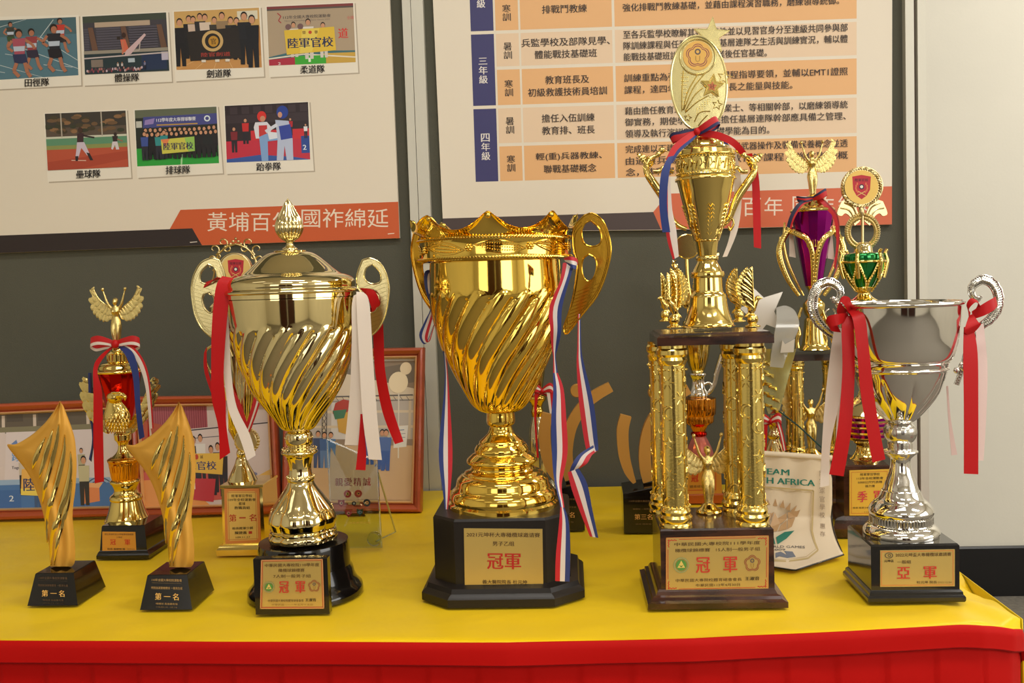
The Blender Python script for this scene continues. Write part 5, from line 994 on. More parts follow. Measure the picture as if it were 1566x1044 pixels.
for X0, sx in ((3, 1), (155, -1)):
    for Y0, sy in ((3, 1), (79, -1)):
        for i in range(6): s.ell(X0+sx*(1+i*2.3), Y0+sy*(.6+.8*(i % 2)), 1.3, .8, RT_, 8); s.ell(X0+sx*(.6+.8*(i % 2)), Y0+sy*(1+i*2), .8, 1.2, RT_, 8); s.L -= 2
s.L += 2; s.text('中華民國大專校院111學年度', 79, 10.5, 132, 5.6, DK, .008); s.text('橄欖球錦標賽', 41, 20, 54, 5.6, DK, .008); s.text('15人制一般男子組', 111, 20, 68, 5.6, DK, 0)
badge(s, 23.5, 42.5, 12); flower(s, 133, 42, 12.5); s.text('冠', 57, 43, 21, 24, RT_, .015); s.text('軍', 99, 43, 21, 24, RT_, .015)
s.text('中華民國大專院校體育總會會長', 66, 66, 102, 5, DK, .004); s.text('王淑音', 133, 65, 22, 5.6, (50, 34, 18), .025); s.text('中華民國112年4月30日', 80, 74, 68, 4.4, DK, 0); s.build('plaque_lettering', t.o)
rc = 20*K*.94; yf_ = cy-db+rc*1.3; xf1, xf2 = t.pt(1031, 700, yf_).x, t.pt(1149, 700, yf_).x
b1, b2 = onz(t, 1011, 768, z2), onz(t, 1124, 768, z2); yb_ = min((b1.y+b2.y)/2, cy+db-rc*1.3)
xb1, xb2 = t.pt(1015, 700, yb_).x, t.pt(1127, 700, yb_).x
zp = t.z(527, cx, cy-db)
for i, (x, y) in enumerate(((xf1, yf_), (xf2, yf_), (xb1, yb_), (xb2, yb_))): column(t, x, y, rc, z2, zp, 5, i)
xpa, xpb = t.pt(1005, 520, cy-db).x, t.pt(1184, 520, cy-db).x; zq = t.z(509, cx, cy-db)
MB().stack([((xpb-xpa)/2, db, zp), ((xpb-xpa)/2, db, zq-.004), ((xpb-xpa)/2-.003, db-.003, zq-.002), ((xpb-xpa)/2-.004, db-.004, zq)], ((xpa+xpb)/2, cy)).build('upper_plate', WOOD, t.o, 20)
b_ = onz(t, 1084, 783, z2); m = MB(); m.lathe([(19*K, z2), (20*K, z2+2*K), (19*K, z2+5*K), (13*K, z2+8*K), (9*K, z2+13*K), (6*K, z2+15*K)], 32, (b_.x, b_.y)); m.build('figure_base', MGOLD, t.o, 40)
victory(t.o, (b_.x, b_.y, z2+12*K), 90*K, .12)
for px, py, rz, s_ in ((1017, 491, .5, 58), (1031, 501, .25, 62), (1130, 492, 2.6, 60), (1151, 500, 2.9, 60)):
    b_ = onz(t, px, py, zq); eagle(t.o, (b_.x, b_.y, zq), s_*K, rz)
t.X += 0
lt = lambda *a, **k_: t.lathe(*a, **k_)
lt('bell_foot', MGOLD, [(0, 499), (37, 499), (37.5, 497), (37, 494), (35, 490), (35, 490), (32, 482), (29, 470), (27.5, 458), (27, 453), (25, 449), (23, 447), (23, 447), (22, 444), (21.5, 432), (21, 424)], 3, 48)
lt('stem', MGOLD, [(20, 425), (24, 424), (25, 421), (25, 421), (24.5, 416), (22, 415), (22, 415), (20, 410), (16, 403), (14.5, 399), (14.5, 399), (16, 398), (17, 395), (16, 392), (14, 391)], 3, 40)
lt('collar', MGOLD, [(13.5, 393), (16.5, 372), (17.5, 369), (19, 368), (19, 366)], 2, 40)
lt('bowl', MGOLD, [(16, 368), (19, 367), (22, 358), (26, 346), (31, 325), (36, 305), (40, 288), (43, 276), (43, 276), (45, 276), (45, 273), (43, 271)], 4, 80, smooth=50)
lt('relief_band', CGOLD, [(42, 272), (43, 268), (41.5, 264), (42, 250), (42, 241), (44, 239), (44, 237), (42, 236)], 2, 60)
lt('stepped_lid', MGOLD, [(43, 237), (42, 231), (42, 231), (38, 229), (35, 225), (35, 225), (30, 224), (28, 219), (28, 219), (24, 217), (23, 212), (23, 212), (18, 211), (15, 206), (15, 206), (13, 204), (11, 202), (9, 199)], 2, 60)
m = MB()
for i in range(18):
    a = TAU*i/18; r = 42.6*K
    m.tube([(r*math.sin(a+d_), -r*math.cos(a+d_), t.z(y_)) for d_, y_ in ((-.12, 262), (-.04, 246), (.06, 246), (.1, 254), (.02, 258))], .9*K, 5); m.sphere((r*math.sin(a+.17), -r*math.cos(a+.17), t.z(252)), 2*K, 7)
for yy in (266, 243):
    for i in range(56): a = TAU*i/56; m.sphere((43*K*math.sin(a), -43*K*math.cos(a), t.z(yy)), 1.1*K, 5)
m.build('band_relief', MGOLD, t.o, 60)
m = MB()   # acanthus leaves round the lower bowl
def rb(y): return 16+(y-372)*(-.29)
for i in range(7):
    a0 = TAU*i/7+.05; L_ = []
    m.tube([((rb(y)*1.04)*K*math.sin(a0), -(rb(y)*1.04)*K*math.cos(a0), t.z(y)) for y in range(366, 312, -6)], 1.3*K, 5)
    for u in range(8):
        y = 362-u*6
        for sg in (-1, 1):
            w_ = (.26-.015*u); m.tube([((rb(y)*1.03)*K*math.sin(a0), -(rb(y)*1.03)*K*math.cos(a0), t.z(y)), ((rb(y-5)*1.06)*K*math.sin(a0+sg*w_*.6), -(rb(y-5)*1.06)*K*math.cos(a0+sg*w_*.6), t.z(y-6)), ((rb(y-3)*1.05)*K*math.sin(a0+sg*w_), -(rb(y-3)*1.05)*K*math.cos(a0+sg*w_), t.z(y-3))], [1.1*K, 2.1*K, .8*K], 6)
m.build('acanthus_relief', CGOLD, t.o, 60)
for sg in (1, -1):
    X = lambda x: 1071+sg*(x-1071)
    m = MB(); pts = cr([(1092, 350), (1104, 345), (1115, 334), (1121, 318), (1129, 300), (1141, 282), (1151, 267), (1154, 254), (1148, 243), (1138, 238), (1131, 232)], 4); n = len(pts)
    m.tube([t.pt(X(x), y, 0) for x, y in pts], [K*(3.2+3.2*math.sin(PI*min(1, (i/n)*1.15))**2 if i < n*.9 else 4.6-3*(i-n*.9)/(n*.1)) for i in range(n)], 10)
    for i in range(6, n-6, 3):
        x, y = pts[i]; m.tube([t.pt(X(x-5), y, -.001), t.pt(X(x), y+3, -.005), t.pt(X(x+5), y-2, -.001)], 1*K, 5)
    m.sphere(t.pt(X(1130), 230, 0), 4.6*K, 10, (1.1, 1, 1.1)); m.tube([t.pt(X(1127), 230, 0), t.pt(X(1120), 232, 0)], [1.8*K, .3*K], 6)
    m.tube([t.pt(X(x), y, 0) for x, y in cr([(1143, 262), (1134, 262), (1128, 256), (1120, 260), (1112, 263)], 3)], 3*K, 8); m.tube([t.pt(X(x), y, 0) for x, y in cr([(1120, 334), (1122, 342), (1117, 352), (1114, 346)], 3)], 1.8*K, 6)
    h = m.build('bird_handle', MGOLD, t.o, 60)
    m = feathers(MB(), t.xz([(X(1139), 246), (X(1144), 240), (X(1152), 237), (X(1163), 233)]), t.xz([(X(1148), 256), (X(1156), 252), (X(1163), 245), (X(1168), 236)]), 8, 0, .004, 1.2, .0009); m.build('wing', MGOLD, h, 50)
# star plate
PC = (1068.5, 128)
def ov(rx, ry, n=48, tl=.09, c=PC):
    return [(c[0]+rx*math.cos(a)*math.cos(tl)+ry*math.sin(a)*math.sin(tl)*-1*-1*.0+ry*math.sin(a)*math.sin(-tl)*-.35, c[1]+ry*math.sin(a)+rx*math.cos(a)*.03) for a in [TAU*i/n for i in range(n)]]
SP = mat('pale_gold_pressed_plate', (238, 224, 160), .2, .85, .1, 80, bdist=.001)
def starp(cx, cy, r, rot=0, f=.42): return [(cx+r*(1 if q % 2 == 0 else f)*math.sin(q*PI/5+rot), cy-r*(1 if q % 2 == 0 else f)*math.cos(q*PI/5+rot)) for q in range(10)]
m = MB(); m.prism([t.xz(ov(44.5, 74))], -.003, .003); m.tube([t.pt(x, y, -.003) for x, y in ov(43, 72.5)], 1.6*K, 6, closed=True); m.build('oval_plate', SP, t.o, 40)
m = MB(); m.prism([t.xz(starp(1088.5, 54, 29, .05, .4))], .002, .006); m.tube([t.pt(x, y, .002) for x, y in starp(1088.5, 54, 28, .05, .4)], 1.1*K, 5, closed=True); m.build('top_star', SP, t.o, 30)
m = MB(); m.tube([t.pt(1067+27*math.cos(a), 87+27*math.sin(a), -.0035) for a in [TAU*i/40 for i in range(40)]], 1.5*K, 6, closed=True); m.build('medallion_rim', SP, t.o, 60)
s = fpl(t, [(1017, 37), (1117, 37), (1117, 137), (1017, 137)], -.0034); s.ell(50, 48, 22.5, 22.5, (226, 176, 84), 40); flower(s, 50, 48, 18, c=(140, 66, 70)); s.build('flower_emblem', t.o)
m = MB()
m.prism([t.xz(starp(1089, 132, 19, .1, .45))], -.0055, -.003); m.tube([t.pt(x, y, -.0055) for x, y in starp(1089, 132, 18, .1, .45)], 1*K, 5, closed=True)
for x, y, r in ((1097, 160, 8), (1052, 180, 6), (1108, 118, 11)): m.tube([t.pt(a, b, -.0036) for a, b in starp(x, y, r, .2, .45)], .9*K, 5, closed=True)
m.build('raised_stars', MGOLD, t.o, 40)
m = MB()
for P_ in (((1045, 108), (1043, 140), (1043, 170)), ((1078, 112), (1060, 135), (1046, 168)), ((1068, 112), (1052, 140), (1045, 168)), ((1084, 146), (1066, 156), (1048, 172)), ((1075, 134), (1062, 146), (1048, 170)), ((1086, 170), (1070, 172), (1062, 186)), ((1082, 176), (1074, 184), (1068, 192))): m.tube([t.pt(x, y, -.0034) for x, y in cr(list(P_), 5)], 1.0*K, 5)
for i in range(9):
    for j in range(4-i//3): m.sphere(t.pt(1042+j*3.2+i*.2, 112+i*6, -.0032), .8*K, 5); m.sphere(t.pt(1066+i*4, 166-i*3.4+j*3, -.0032), .8*K, 5)
m.build('comet_relief', MGOLD, t.o, 60)
s = fpl(t, [(1077, 120), (1101, 120), (1101, 144), (1077, 144)], -.0058, 24, 24); s.poly([(x-1077, y-120) for x, y in starp(1089, 132, 8, .1, .5)], (206, 120, 70)); s.text('冠', 12, 12, 7, 7, (90, 40, 30), .02); s.build('star_lettering', t.o)
t.ribbon('ribbon_loop', [(1066, 195, 1066, 206, -.02), (1044, 200, 1046, 212, -.024), (1028, 203, 1032, 216, -.022), (1024, 210, 1030, 220, -.018), (1036, 202, 1040, 214, -.016), (1052, 197, 1056, 204, -.018)], [(24, 24, 70), RC, RC])
t.ribbon('ribbon_loop', [(1063, 198, 1069, 207, -.022), (1076, 188, 1083, 200, -.028), (1092, 178, 1099, 190, -.028), (1097, 182, 1101, 192, -.02), (1090, 190, 1096, 198, -.018), (1078, 196, 1084, 205, -.02)], [RC, RC, (34, 28, 80)])
t.ribbon('ribbon_loop', [(1066, 198, 1066, 208, -.022), (1050, 206, 1056, 218, -.03), (1030, 222, 1040, 232, -.036), (1018, 244, 1028, 250, -.04)], [RC, RC, BC])
t.ribbon('ribbon_tail', [(1022, 240, 1030, 238, -.04), (1011, 265, 1023, 268, -.046), (1008, 310, 1020, 312, -.046), (1013, 355, 1025, 355, -.044)], mt=mat('blue_satin_ribbon', (26, 48, 116), .42, 0, .05, 800, sheen=.3))
t.ribbon('ribbon_tail', [(1019, 270, 1025, 270, -.03), (1018, 320, 1028, 320, -.032), (1019, 360, 1034, 350, -.034), (1029, 397, 1038, 392, -.03)], [RC, WC, WC])
t.ribbon('ribbon_tail', [(1066, 200, 1068, 208, -.02), (1096, 201, 1094, 212, -.026), (1124, 213, 1118, 222, -.026), (1141, 232, 1132, 236, -.02)], mt=RED)
t.ribbon('ribbon_tail', [(1140, 236, 1150, 234, .0), (1149, 270, 1160, 268, .006), (1151, 320, 1163, 320, .008), (1153, 378, 1164, 380, .008)], mt=RED)
t.ribbon('ribbon_tail', [(1092, 208, 1098, 204, -.006), (1108, 220, 1116, 216, -.004), (1118, 236, 1124, 232, .0)], [BC, WC])
t.ribbon('ribbon_tail', [(1112, 220, 1122, 218, .004), (1122, 265, 1132, 262, .008), (1122, 310, 1134, 308, .01), (1116, 360, 1128, 352, .01), (1105, 393, 1112, 392, .01)], mt=WHITE)
MB().sphere(t.pt(1066, 201, -.024), 5*K, 10, (1, .8, 1.1)).build('ribbon_knot', RED, t.o, 60)
# ------------------------------------------------------------------ medal cup behind the columns
t = T('ribbed_cup_trophy', 'ribbed amber and silver cup with a round medal, glimpsed between the four gold columns', 'trophy', 1071, 764)
K = t.k; dd = -24*K
MB().stack([(34*K, 24*K, 0), (34*K, 24*K, 12*K), (32*K, 22*K, 14*K)]).build('copper_plinth', mat('copper_foil', (196, 110, 66), .25, .8), t.o, 20)
MB().stack([(30*K, 21*K, 13*K), (29*K, 20*K, 60*K)]).build('box_base', OPLATE, t.o, 20)
q = [(1047, 714), (1096, 713), (1096, 750), (1047, 751)]
s = fpl(t, q, -21.4*K, 50, 37); s.border(1, 1, 49, 36, .8, RT_); s.text('橄欖球賽', 25, 5, 26, 4, DK, 0); s.text('冠', 16, 17, 11, 12, (200, 40, 26), .02); s.text('軍', 37, 17, 11, 12, (200, 40, 26), .02); s.text('體育總會敬贈', 25, 30, 34, 4, DK, 0); s.build('plaque_lettering', t.o)
cut = mat('red_clear_cut_glass', (210, 120, 110), .1, .5)
t.lathe('cut_glass_bulb', cut, [(14, 715), (20, 706), (22, 695), (18, 682), (11, 668), (10, 666)], 2, 10, smooth=8)
t.lathe('red_ring', RLACQ, [(9, 667), (12, 665), (12, 661), (9, 659)], 2, 28)
AMB = mat('amber_gold_plate', (226, 150, 50), .12, 1)
t.lathe('ribbed_amber_cup', AMB, [(9, 660), (11, 655), (14, 650), (14, 650), (22, 645), (22, 634), (22, 634), (25, 633), (26, 612), (24, 608), (12, 606)], 2, 72, lambda p, q: 1+.06*(abs(math.cos(9*p))-.5))
t.lathe('silver_stem', SILV, [(15, 607), (16, 602), (12, 592), (11, 580), (14, 574), (14, 570), (10, 569)], 3, 40)
t.lathe('gold_bowl', MGOLD, [(8, 570), (12, 562), (17, 545), (20, 522), (21, 500), (20, 490)], 3, 48, lambda p, q: 1+.02*math.cos(14*p))
m = MB(); m.tube([t.pt(x, y, -.004) for x, y in cr([(1074, 603), (1084, 600), (1092, 588), (1096, 570), (1104, 545), (1112, 525), (1118, 500)], 4)], [K*(3+.12*i) for i in range(25)], 8); m.tube([t.pt(x, y, -.004) for x, y in cr([(1076, 588), (1084, 585), (1088, 590), (1086, 597)], 4)], 2.4*K, 8); m.build('silver_arm', FSILV, t.o, 60)
disc(t, 'round_medal', 1050.5, 377, 19, MGOLD, .0, .003)
m = MB(); m.tube([t.pt(x, y, 0) for x, y in cr([(1050, 395), (1052, 430), (1058, 470), (1062, 500)], 4)], 3*K, 8); m.build('medal_stem', MGOLD, t.o, 60)
feathers(MB(), t.xz([(1056, 440), (1070, 425), (1080, 405), (1091, 378)]), t.xz([(1062, 452), (1080, 440), (1092, 420), (1096, 384)]), 9, .004, .002, 1.2, .0012).build('wing', MGOLD, t.o, 40)
feathers(MB(), t.xz([(1060, 455), (1050, 440), (1042, 420), (1034, 398)]), t.xz([(1052, 480), (1040, 452), (1032, 428), (1028, 402)]), 9, .0, -.002, 1.2, .0012).build('wing', MGOLD, t.o, 40)
# ------------------------------------------------------------------ silver star and sail trophy
t = T('star_trophy', 'silver star and clear curved fin trophy with gold lattice cone, behind the pennant', 'trophy', 1186, 798)
K = t.k; MB().stack([(26*K, 22*K, 0), (26*K, 22*K, .045), (24*K, 20*K, .048)]).build('box_base', BLACK, t.o, 20)
t.lathe('bell_foot', LGOLD, [(0, 710), (21, 708), (19, 698), (13, 684), (9, 676), (7, 670)], 3, 40); t.lathe('stem', LGOLD, [(7, 671), (10, 667), (10, 662), (7, 658), (8, 650), (11, 645), (7, 640), (6, 634)], 3, 32)
pc = t.xz([(1174, 632), (1190, 632), (1217, 533), (1150, 533), (1160, 590)]); MB().prism([pc], -.004, .004).build('cone_panel', mat('pale_green_gold', (208, 206, 150), .12, .9), t.o, 20)
m = MB()
for i in range(5):
    for j in range(3):
        x, y = 1152+i*7-j*3+8*(i % 2)*0, 540+i*18+j*7; w_ = 11-i*.6; x = 1150+i*5+j*8; y = 538+i*19+j*5
        c = t.pt(x+6, y+6, -.006); hw_ = w_*K*.62
        m.rings([[(c.x-hw_, c.y+.001, c.z+hw_*.7), (c.x+hw_, c.y+.001, c.z+hw_*.1), (c.x+hw_, c.y+.001, c.z-hw_*.9), (c.x-hw_, c.y+.001, c.z-hw_*.2)], [(c.x-hw_*.2, c.y-.004, c.z+hw_*.1), (c.x+hw_*.2, c.y-.004, c.z), (c.x+hw_*.2, c.y-.004, c.z-hw_*.2), (c.x-hw_*.2, c.y-.004, c.z-.1*hw_)]])
tagit(m.build('faceted_lattice', MGOLD, t.o, 10), kind='stuff')
SL = mat('frosted_silver_fin', (226, 220, 210), .25, .35); CLR = mat('clear_acrylic_fin', (232, 230, 224), .08, .1, trans=.6)
MB().prism([t.xz([(1146, 434), (1168, 455), (1197, 446), (1184, 476), (1196, 505), (1172, 496), (1150, 522), (1150, 488), (1130, 470), (1150, 466)])], -.001, .005).build('silver_star', SL, t.o, 20)
m = MB(); pts = t.xz(cr([(1176, 560), (1180, 520), (1185, 490), (1186, 470), (1186, 470), (1200, 467), (1213, 474), (1219, 490), (1217, 505), (1206, 530), (1196, 562)], 4)); m.prism([pts], -.010, -.006, lambda x, z: .004*math.sin(z*60)); m.build('curved_fin', CLR, t.o, 40)
MB().prism([t.xz([(1193, 519), (1197, 525), (1212, 517), (1210, 537), (1190, 538)])], -.016, -.014).build('pale_tag', SL, t.o)
bowknot(t, 'ribbon_bow', 1178, 644, 17, [RC, WC, RC], -.012)
t.ribbon('ribbon_tail', [(1186, 645, 1192, 642, -.014), (1192, 665, 1198, 662, -.016), (1197, 690, 1203, 688, -.016)], [RC, WC, RC]); t.ribbon('ribbon_tail', [(1168, 648, 1174, 650, -.014), (1166, 690, 1172, 690, -.014)], mt=RED)
# ------------------------------------------------------------------ purple cup on columns
t = T('purple_cup_trophy', 'gold column trophy with a metallic purple cup and winged figure, bow in red and navy', 'trophy', 1249, 768)
K = t.k; hb = 48*K; db = 34*K; zt = t.z(700, 0, -db); zp = t.z(551, 0, -db*.8); zq = t.z(541, 0, -db*.8)
MB().stack([(hb*1.12, db*1.12, 0), (hb*1.12, db*1.12, .01), (hb, db, .014), (hb, db, zt-.002), (hb*.98, db*.98, zt)]).build('walnut_base', WOOD, t.o, 20)
r_ = 9.5*K
for i, (px, y) in enumerate(((1219, -db+r_*1.5), (1278, -db+r_*1.5), (1211, db-r_*1.5), (1268, db-r_*1.5))): column(t, t.pt(px, 620, y).x, y, r_ if i < 2 else r_*.95, zt, zp, 5, i+9)
xa, xb = t.pt(1207, 545, -db*.8).x, t.pt(1292, 545, -db*.8).x
MB().stack([((xb-xa)/2, db*.9, zp), ((xb-xa)/2, db*.9, zq-.001), ((xb-xa)/2-.001, db*.88, zq)], ((xa+xb)/2, 0)).build('upper_plate', WOOD, t.o, 20)
b_ = t.pt(1241, 690, -.012); MB().lathe([(15*K, zt), (15*K, zt+3*K), (11*K, zt+6*K), (5*K, zt+12*K), (4*K, zt+14*K)], 32, (b_.x, b_.y)).build('figure_base', MGOLD, t.o, 40)
victory(t.o, (b_.x, b_.y, zt+10*K), 75*K, -.05)
t.lathe('bell_foot', MGOLD, [(0, 535), (22, 535), (22, 531), (19, 527), (19, 527), (17, 515), (15, 495), (14, 488), (10, 484)], 3, 40)
t.lathe('urn', MGOLD, [(10, 486), (14, 480), (16, 472), (16, 464), (11, 458), (7, 452), (8, 445), (10, 441), (13, 437)], 3, 40)
t.lathe('purple_cup', PLACQ, [(12, 438), (13, 434), (19, 400), (25, 365), (29, 340), (31.5, 323)], 2, 14, smooth=9)
t.lathe('lid', MGOLD, [(32, 324), (33, 322), (31, 319), (26, 317), (22, 313), (20, 309), (20, 309), (18, 306), (18, 306), (14, 304), (8, 300), (5, 298)], 2, 48)
victory(t.o, (0, -.001, t.z(299)), 66*K, 0, None)
AX = 1241
for sg in (-1, 1):
    X = lambda x: AX+sg*(AX-x)
    for nm, P_, w_ in (('leaf_strap', [(1222, 452), (1207, 430), (1196, 405), (1192, 385), (1196, 368), (1206, 352), (1208, 346)], 5), ('thin_strap', [(1229, 452), (1215, 425), (1204, 398), (1199, 370), (1200, 340)], 2.4), ('thin_strap', [(1197, 400), (1193, 385), (1193, 362)], 2)):
        C = cr(P_, 5); n = len(C); m = MB(); m.tube([t.pt(X(x), y, -.002) for x, y in C], [K*w_*(.35+.65*math.sin(PI*(.08+.84*i/n))) for i in range(n)], 8, fy=.4)
        if w_ == 5:
            for i in range(1, n, 1): m.sphere(t.pt(X(C[i][0]), C[i][1], -.0032), 1.5*K, 5)
        m.build(nm, MGOLD, t.o, 60)
    C = cr([(1206, 350), (1216, 358), (1228, 366), (1236, 385), (1239, 412), (1240, 438)], 5); n = len(C); m = MB(); rr_ = [0]*n
    m.tube([(t.pt(X(x), y, 0).x, -K*math.sqrt(max(0, ((13+(438-y)*.165)+1.5)**2-(x-AX)**2*.85)), t.pt(x, y, 0).z) for x, y in C], [K*(5-2.0*i/n) for i in range(n)], 8, fy=.5)
    for i in range(n): m.sphere((t.pt(X(C[i][0]), C[i][1], 0).x, -K*(2+math.sqrt(max(0, ((13+(438-C[i][1])*.165)+1.5)**2-(C[i][0]-AX)**2*.85))), t.pt(*C[i]).z), 1.4*K, 5)
    m.build('front_leaf_strap', MGOLD, t.o, 60)
    m = MB(); m.tube([t.pt(X(x), y, -.01) for x, y in cr([(1226, 470), (1219, 490), (1212, 510), (1206, 530), (1200, 536)], 4)], 2.4*K, 8); m.tube([t.pt(X(x), y, -.012) for x, y in cr([(1220, 532), (1219, 520), (1222, 508), (1219, 498)], 4)], [K*q for q in (3.5, 3.5, 3.2, 3, 3, 3, 4, 4, 3, 3, 3, 3, 2.5)], 8); m.build('scroll_bracket', MGOLD, t.o, 60)
m = MB(); c_ = t.pt(1241, 400)
for i in range(7): x = 1230+i*3.6; r = 24; m.tube([(t.pt(x, 372, 0).x, -K*math.sqrt(max(1, r*r-(x-AX)**2)), t.z(378)), (t.pt(x, 372, 0).x, -K*math.sqrt(max(1, r*r-(x-AX)**2)), t.z(367))], [1.8*K, .4*K], 5)
m.build('comb_crest', MGOLD, t.o, 60)
t.ribbon('ribbon_loop', [(1243, 300, 1243, 306, -.02), (1230, 301, 1232, 309, -.026), (1218, 300, 1220, 307, -.022), (1222, 304, 1224, 310, -.018), (1236, 302, 1237, 307, -.018)], [(26, 26, 60), RC, (26, 26, 60)])
t.ribbon('ribbon_loop', [(1242, 301, 1244, 307, -.022), (1252, 294, 1256, 304, -.03), (1262, 288, 1264, 299, -.028), (1262, 292, 1264, 300, -.02), (1250, 300, 1253, 306, -.02)], [(40, 36, 80), RC, RC])
t.ribbon('ribbon_tail', [(1236, 303, 1241, 308, -.02), (1219, 312, 1228, 314, -.03), (1208, 330, 1216, 332, -.032), (1203, 346, 1210, 350, -.03)], [(26, 26, 60), (26, 26, 60), RC])
t.ribbon('ribbon_tail', [(1248, 302, 1254, 300, -.02), (1262, 318, 1270, 314, -.03), (1275, 335, 1282, 332, -.03), (1279, 370, 1284, 368, -.026), (1275, 408, 1278, 412, -.024)], [RC, RC, (150, 14, 24)])
t.ribbon('ribbon_tail', [(1207, 345, 1211, 345, .004), (1207, 392, 1217, 394, .004)], mt=WHITE); t.ribbon('ribbon_tail', [(1264, 345, 1272, 345, .004), (1266, 395, 1276, 397, .004)], mt=WHITE)
# ------------------------------------------------------------------ green urn trophy
t = T('green_urn_trophy', 'gold trophy with a green urn, wreath and round shield medal, third-place plaque below', 'trophy', 1325, 806)
K = t.k; fl, fr, bl = G(1281, 823), G(1384, 821), G(1263, 797)
hw = (fr.x-fl.x)/2; dep = max(.05, (bl.y-fl.y)/2); cx = (fl.x+fr.x)/2-t.X; cy = fl.y-t.Y+dep; rz = -.12; db = dep*.82
xa, xb = t.pt(1297, 760, cy-db).x, t.pt(1366, 760, cy-db).x; hb = (xb-xa)/2; cb = (xa+xb)/2; z1 = t.z(792, cx, cy-db); z2 = t.z(711, cx, cy-db)
MB().stack([(hw, dep, 0), (hw, dep, z1*.45), (hw*.96, dep*.96, z1*.5), (hw*.9, dep*.9, z1*.9), (hw*.84, dep*.86, z1*1.0), (hb, db, z1*1.1)], (cx, cy), rz).build('stepped_plinth', WOOD, t.o, 20)
MB().stack([(hb, db, z1), (hb, db, z2-.002), (hb-.002, db-.002, z2)], (cb, cy), rz).build('walnut_box', WOOD, t.o, 20)
fo = t.loc+Vector((cb, cy, 0)); n_ = Vector((math.sin(rz), -math.cos(rz), 0)); q = [(1299, 719), (1360, 717), (1361, 788), (1299, 788)]
def facing(q, W_, H_, off): return Sheet(q, W_, H_, fo+n_*(db+off), n_)
s = facing(q, 62, 70, .0006); a = [s.pt(*p) for p in ((0, 0), (62, 0), (62, 70), (0, 70))]; m = MB(); m.rings([[p+n_*.0004-t.loc for p in a], [p-n_*.001-t.loc for p in a]]); m.build('plaque', mat('yellow_plaque', (236, 190, 74), .4, .35), t.o, 0)
s = facing(q, 62, 70, .0014); s.border(3, 3, 59, 67, .5, (200, 90, 40)); s.text('陸軍軍官學校', 32, 7, 30, 4, (60, 44, 24), .01); s.text('112年全校運動會', 32, 13, 41, 4, (60, 44, 24), .01); s.text('5000公尺代表隊', 32, 19, 38, 4, (60, 44, 24), .01); s.text('接力賽', 32, 25, 15, 4, (60, 44, 24), .01)
s.text('季', 20, 41, 15, 17, (206, 44, 70), .015); s.text('軍', 45, 41, 15, 17, (206, 44, 70), .015); s.text('校長 陸軍少將', 18, 58, 25, 3, (70, 50, 24), .01); s.text('余劍鋒', 44, 57, 19, 5, (50, 34, 18), .02); s.text('112.11.18', 33, 64.5, 20, 2, (120, 90, 40), 0); s.build('plaque_lettering', t.o)
t.lathe('lower_foot', MGOLD, [(0, 710), (25, 708), (24, 702), (18, 696), (14, 688), (13, 680), (17, 676), (17, 672)], 3, 40)
t.lathe('banded_drum', MGOLD, [(15, 673), (26, 671), (30, 662), (34, 650), (38, 640), (38, 632), (30, 628)], 2, 24, smooth=15)
for y0, r in ((664, 30.5), (655, 34), (646, 37), (637, 39.5)): t.lathe('purple_ring', PLACQ, [(r-2, y0+2.5), (r+.8, y0+2), (r+1.4, y0-2), (r-2, y0-2.5)], 1, 24, smooth=15)
t.lathe('drum_shoulder', LGOLD, [(38, 631), (32, 622), (26, 616), (20, 612), (12, 606), (8, 596), (6, 580)], 3, 40)
t.lathe('tall_stem', MGOLD, [(6, 582), (9, 560), (12, 540), (10, 515), (8, 500), (14, 490), (20, 480), (24, 470), (24, 466), (24, 466), (21, 462), (20, 459), (13, 454), (9, 449), (9, 443)], 3, 40)
t.lathe('green_urn', GLACQ, [(8, 445), (14, 436), (22, 420), (27, 405), (28.5, 394), (27, 388), (20, 386)], 4, 64)
t.lathe('neck', LGOLD, [(19, 388), (14, 386), (13, 380), (12, 374), (10, 372), (6, 370)], 2, 40)
m = MB()
for i in range(6):
    a0 = TAU*i/6+.5; rp = lambda y: {0: 30.5}.get(0)-((y-392)/54)**2*20 if y > 392 else 30.5
    for sg in (-1, 1):
        m.tube([(rp(y)*K*math.sin(a0+sg*w_), -rp(y)*K*math.cos(a0+sg*w_), t.z(y)) for y, w_ in cr([(445, .5), (430, .42), (415, .18), (402, .02)], 4)], 2*K, 6)
        for y, w_ in cr([(445, .5), (430, .42), (415, .18), (402, .02)], 4): m.sphere((rp(y)*1.06*K*math.sin(a0+sg*w_), -rp(y)*1.06*K*math.cos(a0+sg*w_), t.z(y)), 1.6*K, 5)
    a = a0+.0; m.tube([(r*K*math.sin(a), -r*K*math.cos(a), t.z(y)) for r, y in cr([(29, 425), (33, 410), (34.5, 398), (32, 388), (35, 382)], 4)], [3.2*K]*9+[2.6*K]*8, 8)
for i in range(48): a = TAU*i/48; b = TAU*(i+1)/48; m.tube([(31*K*math.sin(a), -31*K*math.cos(a), t.z(400)), (31*K*math.sin(b), -31*K*math.cos(b), t.z(400))], 1.8*K, 6)
m.build('gold_basket', MGOLD, t.o, 60)
t.lathe('basket_cup', MGOLD, [(6, 449), (10, 447), (14, 440), (12, 438)], 2, 30)
disc(t, 'round_medal', 1317.6, 286, 30, EGOLD, 0, .004)
m = MB()
for i in range(44): a = TAU*i/44; m.tube([t.pt(1317.6+27.5*math.cos(a), 286+27.5*math.sin(a), -.0055), t.pt(1317.6+30.5*math.cos(a+.14), 286+30.5*math.sin(a+.14), -.0055)], 1.5*K, 6)
m.build('rope_edge', EGOLD, t.o, 60); emblem(t, 1317.6, 286, 26, -.0062, (236, 196, 100))
m = MB()
